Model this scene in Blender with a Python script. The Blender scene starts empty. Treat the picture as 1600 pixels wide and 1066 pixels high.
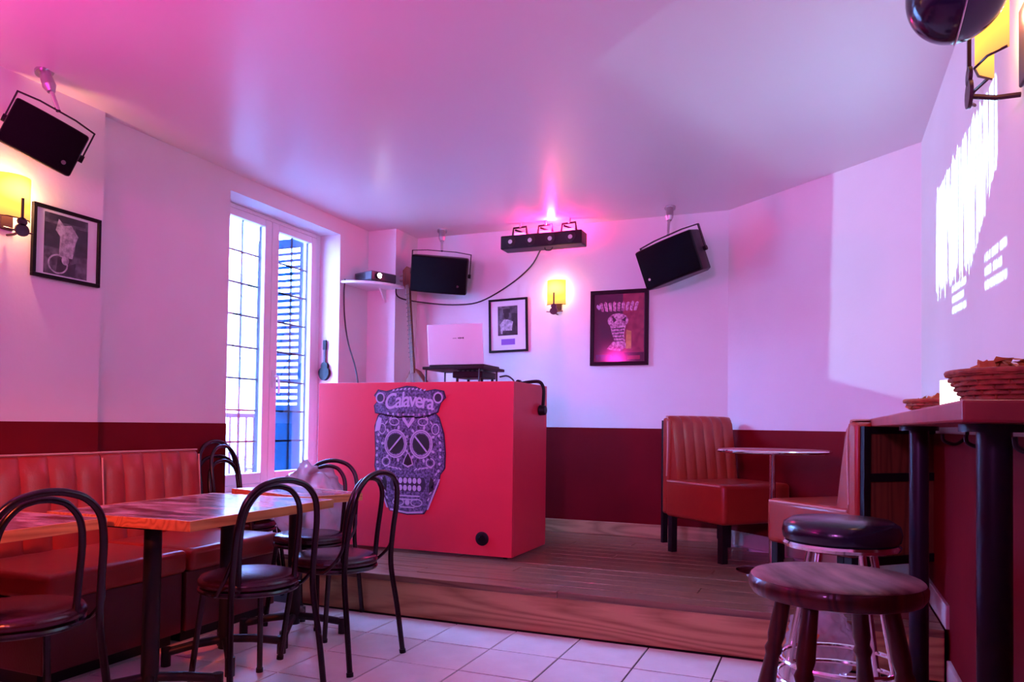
import bpy, bmesh, math, random
from mathutils import Vector, Matrix, noise
random.seed(7)
SC = bpy.context.scene
COL = SC.collection
PI = math.pi

# ------------------------------------------------------------------ camera
F_PX, YAW, PITCH, ROLL, CY = 1185.5, .38776, .023638, .0132136, 102.91
cam_d = bpy.data.cameras.new('camera')
cam = bpy.data.objects.new('camera', cam_d)
COL.objects.link(cam)
fw = Vector((-math.sin(YAW)*math.cos(PITCH), math.cos(YAW)*math.cos(PITCH), math.sin(PITCH)))
rt = Vector((math.cos(YAW), math.sin(YAW), 0))
up = rt.cross(fw)
rt2 = rt*math.cos(ROLL) + up*math.sin(ROLL)
up2 = up*math.cos(ROLL) - rt*math.sin(ROLL)
mw = Matrix((rt2, up2, -fw)).transposed().to_4x4()
mw.translation = Vector((0, 0, 1.10))
cam.matrix_world = mw
cam_d.sensor_width = 36.0
cam_d.lens = F_PX/1600*36
cam_d.shift_y = CY/1600
cam_d.clip_start = .02
SC.camera = cam

# ------------------------------------------------------------------ view, world, lights
vs = SC.view_settings
vs.view_transform = 'Standard'
vs.look = 'None'
vs.gamma = 1.0
vs.use_curve_mapping = False
vs.exposure = 0.13

world = bpy.data.worlds.new('world')
SC.world = world
world.use_nodes = True
wb = world.node_tree.nodes['Background']
wb.inputs[0].default_value = (.20, .37, 1.0, 1)
wb.inputs[1].default_value = 108.0

def lamp(name, kind, loc, power, colour, size=.08, aim=None, spot=None, blend=.6):
    d = bpy.data.lights.new(name, kind)
    d.energy = power
    d.color = colour
    if kind in ('POINT', 'SPOT'):
        d.shadow_soft_size = size
    if kind == 'SPOT':
        d.spot_size = math.radians(spot or 60)
        d.spot_blend = blend
    o = bpy.data.objects.new(name, d)
    o.location = loc
    if aim is not None:
        o.rotation_euler = (Vector(aim) - Vector(loc)).to_track_quat('-Z', 'Y').to_euler()
    COL.objects.link(o)
    return o

# party lamps hung in the part of the bar behind the camera
lamp('pink_wash_lamp', 'SPOT', (-2.9, .60, 2.10), 185, (1, .03, .46), .12, aim=(-2.3, 1.9, 2.755), spot=140, blend=1)
lamp('violet_wash_lamp', 'SPOT', (-.8, -1.4, 1.9), 345, (.84, .20, .94), .15, aim=(-.7, 5.9, 2.4), spot=60, blend=.8)
lamp('rose_wash_lamp', 'SPOT', (-.4, -1.2, 1.9), 95, (1, .20, .70), .15, aim=(-3.6, 3.6, 2.2), spot=70, blend=.9)
lamp('red_spot_lamp', 'SPOT', (-1.2, -1.0, 2.2), 560, (1, .10, .045), .08, aim=(-2.9, 2.2, .55), spot=30, blend=.9)

# ------------------------------------------------------------------ materials
MATS = {}
def srgb(h):
    h = h.lstrip('#')
    c = [int(h[i:i+2], 16)/255 for i in (0, 2, 4)]
    return tuple((x/12.92 if x <= .04045 else ((x+.055)/1.055)**2.4) for x in c) + (1,)

def nd(nt, kind, **kw):
    n = nt.nodes.new(kind)
    for k, v in kw.items():
        setattr(n, k, v)
    return n

def mat(name, col, rough=.5, metal=0.0, var=.0, nscale=8.0, bump=0.0, bscale=60.0, col2=None,
        stretch=(1, 1, 1), coat=0.0, spec=.5, sheen=0.0, detail=4):
    """principled material with noise-driven colour variation and bump in object space"""
    m = bpy.data.materials.new(name)
    m.use_nodes = True
    nt = m.node_tree
    b = nt.nodes['Principled BSDF']
    b.inputs['Roughness'].default_value = rough
    b.inputs['Metallic'].default_value = metal
    b.inputs['Specular IOR Level'].default_value = spec
    b.inputs['Coat Weight'].default_value = coat
    b.inputs['Coat Roughness'].default_value = .12
    b.inputs['Base Color'].default_value = col
    tc = nd(nt, 'ShaderNodeTexCoord')
    mp = nd(nt, 'ShaderNodeMapping')
    mp.inputs['Scale'].default_value = stretch
    nt.links.new(tc.outputs['Object'], mp.inputs[0])
    if var > 0 or col2 is not None:
        n = nd(nt, 'ShaderNodeTexNoise')
        n.inputs['Scale'].default_value = nscale
        n.inputs['Detail'].default_value = detail
        nt.links.new(mp.outputs[0], n.inputs['Vector'])
        r = nd(nt, 'ShaderNodeValToRGB')
        c2 = col2 if col2 is not None else tuple(max(0, x*(1-var)) for x in col[:3]) + (1,)
        r.color_ramp.elements[0].color = c2
        r.color_ramp.elements[1].color = col
        r.color_ramp.elements[0].position = .36
        r.color_ramp.elements[1].position = .64
        nt.links.new(n.outputs['Fac'], r.inputs[0])
        nt.links.new(r.outputs[0], b.inputs['Base Color'])
    if bump > 0:
        n2 = nd(nt, 'ShaderNodeTexNoise')
        n2.inputs['Scale'].default_value = bscale
        n2.inputs['Detail'].default_value = 3
        nt.links.new(mp.outputs[0], n2.inputs['Vector'])
        bp = nd(nt, 'ShaderNodeBump')
        bp.inputs['Strength'].default_value = bump
        bp.inputs['Distance'].default_value = .01
        nt.links.new(n2.outputs['Fac'], bp.inputs['Height'])
        nt.links.new(bp.outputs[0], b.inputs['Normal'])
    MATS[name] = m
    return m

def wood(name, c1, c2, rough=.5, axis=0, rings=5.0, coat=0.0, stretch=.08, knots=True):
    """wood grain along one local axis; distorted wave bands with knots"""
    m = bpy.data.materials.new(name)
    m.use_nodes = True
    nt = m.node_tree
    b = nt.nodes['Principled BSDF']
    b.inputs['Roughness'].default_value = rough
    b.inputs['Coat Weight'].default_value = coat
    tc = nd(nt, 'ShaderNodeTexCoord')
    oi = nd(nt, 'ShaderNodeObjectInfo')
    ad = nd(nt, 'ShaderNodeVectorMath', operation='MULTIPLY_ADD')
    cx = nd(nt, 'ShaderNodeCombineXYZ')
    for i in range(3):
        nt.links.new(oi.outputs['Random'], cx.inputs[i])
    nt.links.new(cx.outputs[0], ad.inputs[0])
    ad.inputs[1].default_value = (7.3, 3.1, 5.7)
    nt.links.new(tc.outputs['Object'], ad.inputs[2])
    mp = nd(nt, 'ShaderNodeMapping')
    s = [1.0, 1.0, 1.0]
    s[axis] = stretch
    mp.inputs['Scale'].default_value = s
    nt.links.new(ad.outputs[0], mp.inputs[0])
    n = nd(nt, 'ShaderNodeTexNoise')
    n.inputs['Scale'].default_value = rings
    n.inputs['Detail'].default_value = 1.5
    n.inputs['Distortion'].default_value = .6
    nt.links.new(mp.outputs[0], n.inputs['Vector'])
    mul = nd(nt, 'ShaderNodeMath', operation='MULTIPLY')
    mul.inputs[1].default_value = 16
    nt.links.new(n.outputs['Fac'], mul.inputs[0])
    fr = nd(nt, 'ShaderNodeMath', operation='PINGPONG')
    fr.inputs[1].default_value = .5
    nt.links.new(mul.outputs[0], fr.inputs[0])
    fine = nd(nt, 'ShaderNodeTexNoise')
    fine.inputs['Scale'].default_value = 60
    fine.inputs['Detail'].default_value = 4
    nt.links.new(mp.outputs[0], fine.inputs['Vector'])
    add = nd(nt, 'ShaderNodeMath', operation='MULTIPLY_ADD')
    add.inputs[1].default_value = .5
    nt.links.new(fine.outputs['Fac'], add.inputs[0])
    nt.links.new(fr.outputs[0], add.inputs[2])
    r = nd(nt, 'ShaderNodeValToRGB')
    r.color_ramp.elements[0].color = c2
    r.color_ramp.elements[1].color = c1
    r.color_ramp.elements[0].position = .15
    r.color_ramp.elements[1].position = .62
    nt.links.new(add.outputs[0], r.inputs[0])
    nt.links.new(r.outputs[0], b.inputs['Base Color'])
    bp = nd(nt, 'ShaderNodeBump')
    bp.inputs['Strength'].default_value = .25
    bp.inputs['Distance'].default_value = .004
    nt.links.new(add.outputs[0], bp.inputs['Height'])
    nt.links.new(bp.outputs[0], b.inputs['Normal'])
    MATS[name] = m
    return m

def glow(name, col, strength):
    m = bpy.data.materials.new(name)
    m.use_nodes = True
    nt = m.node_tree
    nt.nodes.remove(nt.nodes['Principled BSDF'])
    e = nd(nt, 'ShaderNodeEmission')
    e.inputs[0].default_value = col
    e.inputs[1].default_value = strength
    nt.links.new(e.outputs[0], nt.nodes['Material Output'].inputs[0])
    MATS[name] = m
    return m

def pane(name, tint=(1, 1, 1, 1), gloss=.08, rough=.02, haze=0.0):
    """thin sheet: transparent with a clear reflection and optional milky haze"""
    m = bpy.data.materials.new(name)
    m.use_nodes = True
    nt = m.node_tree
    nt.nodes.remove(nt.nodes['Principled BSDF'])
    t = nd(nt, 'ShaderNodeBsdfTransparent')
    t.inputs[0].default_value = tint
    g = nd(nt, 'ShaderNodeBsdfGlossy')
    g.inputs['Roughness'].default_value = rough
    fr = nd(nt, 'ShaderNodeFresnel')
    fr.inputs[0].default_value = 1.45
    mx = nd(nt, 'ShaderNodeMixShader')
    ml = nd(nt, 'ShaderNodeMath', operation='MULTIPLY')
    ml.inputs[1].default_value = gloss*12
    ml.use_clamp = True
    nt.links.new(fr.outputs[0], ml.inputs[0])
    nt.links.new(ml.outputs[0], mx.inputs[0])
    nt.links.new(t.outputs[0], mx.inputs[1])
    nt.links.new(g.outputs[0], mx.inputs[2])
    out = mx
    if haze > 0:
        d = nd(nt, 'ShaderNodeBsdfDiffuse')
        d.inputs[0].default_value = (.85, .87, .9, 1)
        tl = nd(nt, 'ShaderNodeBsdfTranslucent')
        tl.inputs[0].default_value = (.85, .87, .9, 1)
        m1 = nd(nt, 'ShaderNodeMixShader')
        nt.links.new(d.outputs[0], m1.inputs[1])
        nt.links.new(tl.outputs[0], m1.inputs[2])
        m2 = nd(nt, 'ShaderNodeMixShader')
        m2.inputs[0].default_value = haze
        nt.links.new(mx.outputs[0], m2.inputs[1])
        nt.links.new(m1.outputs[0], m2.inputs[2])
        out = m2
    nt.links.new(out.outputs[0], nt.nodes['Material Output'].inputs[0])
    MATS[name] = m
    return m

mat('wall_paint', (.80, .78, .80, 1), .62, var=.05, nscale=1.5, bump=.08, bscale=40)
mat('ceiling_satin', (.85, .83, .85, 1), .33, spec=.8, var=.03, nscale=.8)
mat('dado_red', srgb('6e0812'), .6, spec=.12, var=.18, nscale=2.5, bump=.05, bscale=30)
mat('skirting_lilac', (.62, .55, .52, 1), .5, var=.15, nscale=6)
wood('skirting_wood', srgb('b98a66'), srgb('8d6242'), .5, 0)
mat('tile', srgb('f2eeea'), .22, var=.10, nscale=5, bump=.12, bscale=14, spec=.5)
mat('grout', srgb('2a2220'), .9, var=.2, nscale=20)
wood('board', srgb('85604a'), srgb('573a2a'), .30, 0, rings=4, coat=.25)
wood('riser_wood', srgb('c99a6c'), srgb('94643c'), .42, 0, rings=3.2)
mat('booth_red', srgb('de2c44'), .42, var=.10, nscale=2.0, bump=.03, bscale=50)
mat('booth_edge', srgb('8f1020'), .45)
mat('black_metal', (.006, .005, .006, 1), .24, spec=.5, bump=.04, bscale=120)
mat('black_iron', (.008, .007, .008, 1), .4, spec=.35)
mat('pole_paint', (.018, .010, .022, 1), .36, spec=.3, var=.3, nscale=4)
mat('black_plastic', (.007, .0065, .008, 1), .42, spec=.25)
mat('pod_gloss', (.010, .010, .022, 1), .16, spec=.7)
mat('grille', (.004, .0035, .005, 1), .8, spec=.08, bump=.5, bscale=420)
mat('chair_seat', srgb('35141a'), .26, var=.2, nscale=14, bump=.1, bscale=90, spec=.6)
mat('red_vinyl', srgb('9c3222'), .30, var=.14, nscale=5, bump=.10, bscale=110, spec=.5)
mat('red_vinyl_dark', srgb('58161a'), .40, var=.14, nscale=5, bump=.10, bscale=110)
mat('piping', srgb('c79a8c'), .4)
mat('black_vinyl', (.012, .012, .02, 1), .22, spec=.6, bump=.06, bscale=80)
mat('chrome', (.86, .84, .86, 1), .12, metal=1.0)
mat('brushed_steel', (.6, .58, .6, 1), .3, metal=1.0)
wood('table_edge', srgb('c9874a'), srgb('9c5c2c'), .45, 1, rings=6)
wood('panel_wood', srgb('7a4a28'), srgb('54301a'), .55, 2, rings=4)
wood('stool_wood', srgb('7c3a26'), srgb('421812'), .42, 0, rings=5, coat=.2, stretch=.3)
wood('leg_wood', srgb('5a2016'), srgb('2c0d0a'), .34, 2, rings=6, coat=.4)
mat('stool_worn', srgb('b08a84'), .45, col2=srgb('4a1c16'), nscale=13, stretch=(1, .22, 1), bump=.4, bscale=22)
mat('counter_top', srgb('a8423c'), .35, var=.2, nscale=6)
mat('white_plastic', (.80, .80, .82, 1), .35)
mat('white_paper', (.83, .82, .84, 1), .7)
mat('frame_black', (.004, .004, .005, 1), .4, spec=.15)
mat('window_white', (.84, .83, .84, 1), .35, var=.04, nscale=3)
mat('lead', (.004, .004, .005, 1), .9, spec=.0)
mat('shutter_blue', (.004, .020, .044, 1), .8, var=.25, nscale=6, spec=.0)
mat('facade', (.46, .45, .43, 1), .8, var=.06, nscale=1.0)
mat('facade_dark', (.16, .18, .22, 1), .4)
mat('paving', (.22, .22, .22, 1), .85, var=.1, nscale=3)
mat('railing_grey', (.02, .02, .022, 1), .8, spec=.0)
mat('leaf', (.012, .022, .016, 1), .8, var=.3, nscale=10, spec=.05)
mat('pot', (.02, .02, .03, 1), .8, spec=.05)
mat('projector_body', (.07, .065, .08, 1), .35)
mat('laptop_lid', (.80, .76, .79, 1), .30, metal=.25)
mat('cable', (.02, .018, .022, 1), .5)
mat('wicker', srgb('a85a34'), .6, var=.4, nscale=40, bump=.2, bscale=90)
mat('crisp', srgb('d99a55'), .6, var=.3, nscale=25, bump=.3, bscale=50)
wood('balalaika_wood', srgb('7a3320'), srgb('4a1a10'), .6, 2, rings=6, coat=0)
mat('fretboard', srgb('6e4428'), .5, var=.2, nscale=20)
mat('skull_dark', srgb('241a3a'), .5)
mat('skull_lilac', srgb('7a6a9c'), .6, col2=srgb('2a2046'), nscale=70, detail=2)
mat('skull_pale', srgb('bfaed4'), .6)
mat('skull_black', srgb('120c18'), .5)
mat('tabletop_print', srgb('ecc8cc'), .20, col2=srgb('12050c'), nscale=10, stretch=(.6, 1.6, 1), coat=.35, detail=5)
mat('print_mid', srgb('6f6874'), .6, col2=srgb('38323c'), nscale=30)
mat('print_dark', srgb('1e1922'), .6, col2=srgb('3a333f'), nscale=40)
mat('print_pale', srgb('cfc8d4'), .6, col2=srgb('8d8594'), nscale=45)
mat('poster_ground', srgb('1e0620'), .5, col2=srgb('3c0a2c'), nscale=9)
mat('poster_ink', srgb('e2b9d6'), .5, col2=srgb('8a3a72'), nscale=60)
mat('poster_red', srgb('7c1038'), .5, col2=srgb('a03048'), nscale=25)
mat('poster_blue', srgb('28406e'), .5, col2=srgb('182648'), nscale=30)
mat('paper_purple', srgb('8a5cc4'), .6)
mat('iron_guitar', (.05, .02, .03, 1), .4, metal=.4)
glow('sconce_glass', (1.0, .62, .12, 1), 2.4)
def lit_glass():
    nt = MATS['sconce_glass'].node_tree
    e = next(n for n in nt.nodes if n.type == 'EMISSION')
    tc = nd(nt, 'ShaderNodeTexCoord')
    ln = nd(nt, 'ShaderNodeVectorMath', operation='DISTANCE')
    nt.links.new(tc.outputs['Object'], ln.inputs[0])
    ln.inputs[1].default_value = (0, -.05, .07)       # the bulb behind the glass
    r = nd(nt, 'ShaderNodeValToRGB')
    r.color_ramp.elements[0].position = .03
    r.color_ramp.elements[0].color = (1, .78, .26, 1)
    r.color_ramp.elements[1].position = .16
    r.color_ramp.elements[1].color = (.62, .17, .06, 1)
    m = r.color_ramp.elements.new(.085)
    m.color = (1, .50, .06, 1)
    nt.links.new(ln.outputs['Value'], r.inputs[0])
    nt.links.new(r.outputs[0], e.inputs[0])
lit_glass()
glow('sconce_glass_side', (1.0, .52, .10, 1), 2.6)
glow('lens_glow', (.92, .95, 1, 1), 60)
glow('led_pink', (1, .06, .42, 1), 9)
glow('candle_glow', (1, .92, .86, 1), 3.2)
pane('window_glass', (.97, .99, 1, 1), .05)
pane('picture_glass', (1, 1, 1, 1), .022, .10)
pane('clear_plastic', (.93, .94, .97, 1), .12, .10, haze=.36)
pane('clear_plastic_bottle', (.85, .90, .98, 1), .10, .05, haze=.12)

# ------------------------------------------------------------------ mesh helpers
class MB:
    def __init__(s):
        s.v = []
        s.f = []
    def _add(s, vs, fs):
        o = len(s.v)
        s.v += [tuple(x) for x in vs]
        s.f += [tuple(i+o for i in f) for f in fs]
        return s
    def box(s, c, d, rot=None):
        hx, hy, hz = d[0]/2, d[1]/2, d[2]/2
        p = [Vector((x, y, z)) for x in (-hx, hx) for y in (-hy, hy) for z in (-hz, hz)]
        if rot is not None:
            p = [rot @ q for q in p]
        c = Vector(c)
        return s._add([q+c for q in p], [(0, 1, 3, 2), (4, 6, 7, 5), (0, 4, 5, 1), (2, 3, 7, 6), (0, 2, 6, 4), (1, 5, 7, 3)])
    def bb(s, x0, x1, y0, y1, z0, z1):
        return s.box(((x0+x1)/2, (y0+y1)/2, (z0+z1)/2), (abs(x1-x0), abs(y1-y0), abs(z1-z0)))
    def cyl(s, p0, p1, r0, r1=None, n=16, caps=True):
        r1 = r0 if r1 is None else r1
        p0, p1 = Vector(p0), Vector(p1)
        d = (p1-p0).normalized()
        a = d.orthogonal().normalized()
        b = d.cross(a)
        vs = []
        for p, r in ((p0, r0), (p1, r1)):
            for i in range(n):
                t = 2*PI*i/n
                vs.append(p + a*(r*math.cos(t)) + b*(r*math.sin(t)))
        fs = [(i, (i+1) % n, n+(i+1) % n, n+i) for i in range(n)]
        if caps:
            fs += [tuple(range(n))[::-1], tuple(range(n, 2*n))]
        return s._add(vs, fs)
    def tube(s, pts, r, n=8, closed=False):
        pts = [Vector(p) for p in pts]
        m = len(pts)
        rr = r if isinstance(r, (list, tuple)) else [r]*m
        vs = []
        tang = []
        for i in range(m):
            if closed:
                t = pts[(i+1) % m]-pts[i-1]
            else:
                t = pts[min(i+1, m-1)]-pts[max(i-1, 0)]
            tang.append(t.normalized())
        a = tang[0].orthogonal().normalized()
        for i in range(m):
            a = (a - tang[i]*a.dot(tang[i])).normalized()
            b = tang[i].cross(a)
            for k in range(n):
                t = 2*PI*k/n
                vs.append(pts[i] + a*(rr[i]*math.cos(t)) + b*(rr[i]*math.sin(t)))
        fs = []
        for i in range(m if closed else m-1):
            j = (i+1) % m
            for k in range(n):
                fs.append((i*n+k, i*n+(k+1) % n, j*n+(k+1) % n, j*n+k))
        if not closed:
            fs += [tuple(range(n))[::-1], tuple(range((m-1)*n, m*n))]
        return s._add(vs, fs)
    def lathe(s, prof, n=32, c=(0, 0, 0)):
        c = Vector(c)
        vs = []
        for r, z in prof:
            for i in range(n):
                t = 2*PI*i/n
                vs.append(c+Vector((r*math.cos(t), r*math.sin(t), z)))
        m = len(prof)
        fs = []
        for j in range(m-1):
            for i in range(n):
                fs.append((j*n+i, j*n+(i+1) % n, (j+1)*n+(i+1) % n, (j+1)*n+i))
        fs += [tuple(range(n))[::-1], tuple(range((m-1)*n, m*n))]
        return s._add(vs, fs)
    def prism(s, poly, h, fn=None):
        """poly: 2-D outline (ccw), thickness h; fn maps (u, v, w) to 3-D"""
        fn = fn or (lambda u, v, w: (u, v, w))
        n = len(poly)
        vs = [fn(u, v, 0) for u, v in poly] + [fn(u, v, h) for u, v in poly]
        fs = [(i, (i+1) % n, n+(i+1) % n, n+i) for i in range(n)]
        fs += [tuple(range(n))[::-1], tuple(range(n, 2*n))]
        return s._add(vs, fs)
    def mesh(s, name, smooth=True, angle=40):
        me = bpy.data.meshes.new(name)
        me.from_pydata([tuple(v) for v in s.v], [], s.f)
        bm = bmesh.new()
        bm.from_mesh(me)
        bmesh.ops.recalc_face_normals(bm, faces=bm.faces)
        bm.to_mesh(me)
        bm.free()
        if smooth:
            me.polygons.foreach_set('use_smooth', [True]*len(me.polygons))
            me.set_sharp_from_angle(angle=math.radians(angle))
        return me
    def build(s, name, m, parent=None, smooth=True, bevel=0.0, seg=2, angle=40):
        me = s.mesh(name, smooth, angle)
        me.materials.append(MATS[m] if isinstance(m, str) else m)
        o = bpy.data.objects.new(name, me)
        COL.objects.link(o)
        if parent is not None:
            o.parent = parent
        if bevel > 0:
            bv = o.modifiers.new('bevel', 'BEVEL')
            bv.width = bevel
            bv.segments = seg
            bv.limit_method = 'ANGLE'
            bv.angle_limit = math.radians(35)
            bv.harden_normals = False
        return o

def empty(name, loc=(0, 0, 0), rz=0, rot=None):
    o = bpy.data.objects.new(name, None)
    o.empty_display_size = .1
    o.location = loc
    o.rotation_euler = rot if rot is not None else (0, 0, rz)
    COL.objects.link(o)
    return o

def tag(o, label=None, cat=None, group=None, kind=None):
    if label: o['label'] = label
    if cat: o['category'] = cat
    if group: o['group'] = group
    if kind: o['kind'] = kind
    return o

def struct(o):
    o['kind'] = 'structure'
    return o

def copy_tree(o, parent=None):
    c = o.copy()
    COL.objects.link(c)
    c.parent = parent
    for ch in list(o.children):
        copy_tree(ch, c)
    return c

def bez(p0, p1, p2, p3, n=10):
    p0, p1, p2, p3 = map(Vector, (p0, p1, p2, p3))
    return [p0*(1-t)**3 + p1*3*t*(1-t)**2 + p2*3*t*t*(1-t) + p3*t**3 for t in [i/n for i in range(n+1)]]

def smooth_path(pts, n=6):
    """catmull-rom through points"""
    P = [Vector(p) for p in pts]
    P = [P[0]*2-P[1]] + P + [P[-1]*2-P[-2]]
    out = []
    for i in range(1, len(P)-2):
        a, b, c, d = P[i-1], P[i], P[i+1], P[i+2]
        for k in range(n):
            t = k/n
            out.append(.5*((2*b) + (c-a)*t + (2*a-5*b+4*c-d)*t*t + (3*b-a-3*c+d)*t**3))
    out.append(P[-2])
    return out

# ------------------------------------------------------------------ room shell
XL, XP, YB, XR, ZC = -3.63, -3.58, 5.93, .525, 2.755
YF = -3.2                       # wall behind the camera
STY, STZ = 3.80, .23            # front edge and height of the stage
DZ = 1.085                      # dado height
CA = Vector((-.66, YB, 0)); CB = Vector((XR, 4.88, 0))      # oblique wall ends
WD = .36                        # outer wall thickness

# floor: grout bed with single tiles
fl = struct(MB().bb(XL-WD, XR+.15, YF-.2, YB+.15, -.10, -.006).build('floor', 'grout', smooth=False))
TS = .3535
tx0, ty0 = -1.855, 3.785
tile_mesh = {}
for i in range(-6, 8):
    for j in range(0, 11):
        x0 = tx0+i*TS; x1 = x0+TS
        y1 = ty0-j*TS; y0 = y1-TS
        a0, a1 = max(x0, XL), min(x1, XR)
        if a1-a0 < .03: continue
        key = (round(a1-a0, 3),)
        if key not in tile_mesh:
            g = .0042
            me = MB().bb(g, (a1-a0)-g, g, TS-g, -.012, 0)
            me = me.mesh('tile', False)
            me.materials.append(MATS['tile'])
            tile_mesh[key] = me
        o = bpy.data.objects.new('tile', tile_mesh[key])
        COL.objects.link(o)
        o.parent = fl
        o.location = (a0, y0, random.uniform(-.0008, .0004))

# ceiling
struct(MB().bb(XL-WD, XR+.15, YF-.1, YB+.15, ZC, ZC+.12).build('ceiling', 'ceiling_satin', smooth=False))

# left wall with the window recess
WY0, WY1, WZ0, WZ1 = 3.91, 5.15, .60, 2.63
b = MB()
b.bb(XL-WD, XL, YF-.1, WY0, -.1, ZC)
b.bb(XL-WD, XL, WY1, YB+.15, -.1, ZC)
b.bb(XL-WD, XL, WY0, WY1, WZ1, ZC)
b.bb(XL-WD, XL, WY0, WY1, -.1, WZ0)
wl = struct(b.build('wall_left', 'wall_paint', smooth=False))
b = MB()
b.bb(XL, XL+.006, 2.92, WY0, 0, DZ)
b.bb(XL, XL+.006, WY1, 5.55, STZ, DZ)
b.build('dado_panel', 'dado_red', wl, smooth=False)
# shallow pier on the near left
pier = struct(MB().bb(XL-.01, XP, YF, 2.915, 0, ZC+.01).build('wall_pier', 'wall_paint', smooth=False))
MB().bb(XP, XP+.006, YF, 2.915, 0, DZ).build('dado_panel', 'dado_red', pier, smooth=False)
# back wall + corner column
wbk = struct(MB().bb(XL-WD, CA.x+.05, YB, YB+.15, -.1, ZC).build('wall_back', 'wall_paint', smooth=False))
MB().bb(-3.36, CA.x, YB-.006, YB, STZ, DZ).build('dado_panel', 'dado_red', wbk, smooth=False)
colm = struct(MB().bb(XL-.01, -3.355, 5.56, YB+.01, STZ-.02, ZC+.01).build('wall_column', 'wall_paint', smooth=False))
b = MB()
b.bb(XL, -3.349, 5.554, 5.56, STZ, DZ)
b.build('dado_panel', 'dado_red', colm, smooth=False)
# oblique wall
dirv = (CB-CA).normalized()
nrm = Vector((-dirv.y, dirv.x, 0))
if nrm.y > 0: nrm = -nrm
L = (CB-CA).length
ob_rot = math.atan2(dirv.y, dirv.x)
wob = empty('wall_oblique', CA, ob_rot)
struct(wob)
MB().bb(-.06, L+.06, 0, .15, -.1, ZC).build('wall_face', 'wall_paint', wob, smooth=False)
MB().bb(0, L, -.006, 0, STZ, DZ).build('dado_panel', 'dado_red', wob, smooth=False)
# right wall
wr = struct(MB().bb(XR, XR+.15, YF-.1, CB.y+.1, -.1, ZC).build('wall_right', 'wall_paint', smooth=False))
b = MB()
b.bb(XR-.006, XR, YF, CB.y, 0, DZ)
b.build('dado_panel', 'dado_red', wr, smooth=False)
# wall behind the camera
struct(MB().bb(XL-WD, XR+.15, YF-.25, YF-.0, -.1, ZC).build('wall_front', 'wall_paint', smooth=False))
# skirting
struct(MB().bb(-3.34, CA.x-.01, YB-.022, YB, STZ, STZ+.105).build('baseboard_back', 'skirting_wood', smooth=False, bevel=.004))
o = struct(MB().bb(.03, L-.01, -.022, 0, STZ, STZ+.105).build('baseboard_oblique', 'skirting_lilac', smooth=False, bevel=.004))
o.location = CA; o.rotation_euler = (0, 0, ob_rot)
b = MB()
b.bb(XR-.022, XR, STY+.01, CB.y-.03, STZ, STZ+.105)
b.bb(XR-.022, XR, YF, STY-.02, 0, .105)
struct(b.build('baseboard_right', 'skirting_lilac', smooth=False, bevel=.004))
struct(MB().bb(XL, XL+.02, 2.93, STY-.02, 0, .09).build('baseboard_left', 'skirting_lilac', smooth=False, bevel=.004))

# ------------------------------------------------------------------ stage
stage = empty('stage_platform', (-1.5, STY, 0))
tag(stage, 'low wooden stage of wide boards under the red booth', 'platform')
def in_stage(b_, name, m, **kw):
    o = b_.build(name, m, stage, **kw)
    return o
ox, oy = stage.location.x, stage.location.y
b = MB()
b.bb(-2.97-ox, XR-.03-ox, .03, .30, .003, STZ-.036); b.bb(XL+.03-ox, XR-.03-ox, .31, CB.y-STY-.08, .003, STZ-.036); b.bb(-3.33-ox, CA.x-ox, CB.y-STY-.08, YB-STY-.03, .003, STZ-.036)
b.build('deck', 'panel_wood', stage, smooth=False)
b = MB(); b.bb(-3.0-ox, -2.972-ox, 0, .275, .004, STZ-.034); b.bb(XL+.02-ox, -3.002-ox, .278, .306, .004, STZ-.034)
b.build('side_riser', 'riser_wood', stage, smooth=False)
MB().bb(-2.972-ox, XR-.026-ox, 0, .028, .004, STZ-.034).build('riser', 'riser_wood', stage, smooth=False, bevel=.003)
ys = [-.012, .135, .275, .41, .55, .69, .83, .97, 1.11, 1.25, 1.39, 1.53, 1.67, 1.81, 1.95, YB-STY-.025]
for k in range(len(ys)-1):
    y0, y1 = ys[k]+.002, ys[k+1]-.002
    ends = [XL+.012, [-1.28, -2.2, -.6, -1.7][k % 4], XR-.026]
    for x0, x1 in zip(ends[:-1], ends[1:]):
        ymid = STY + (y0+y1)/2
        # boards stop at the oblique wall
        xe = x1
        if STY+y1 > CB.y-.03:
            t = (STY+y1-CA.y)/(CB.y-CA.y)
            xe = min(x1, CA.x+(CB.x-CA.x)*t-.032)
        if xe-x0 < .05: continue
        bx0 = x0 if k > 1 else max(x0, -3.0)
        if xe-bx0 < .05: continue
        if STY+y1 > 5.54: bx0 = max(x0, -3.345)
        w, d = xe-bx0-.003, y1-y0
        me = MB().bb(-w/2, w/2, -d/2, d/2, -.034, 0)
        o = me.build('board', 'board', stage, smooth=False, bevel=.003)
        o.location = ((bx0+xe)/2-ox, (y0+y1)/2, STZ+random.uniform(-.001, .001))

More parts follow.
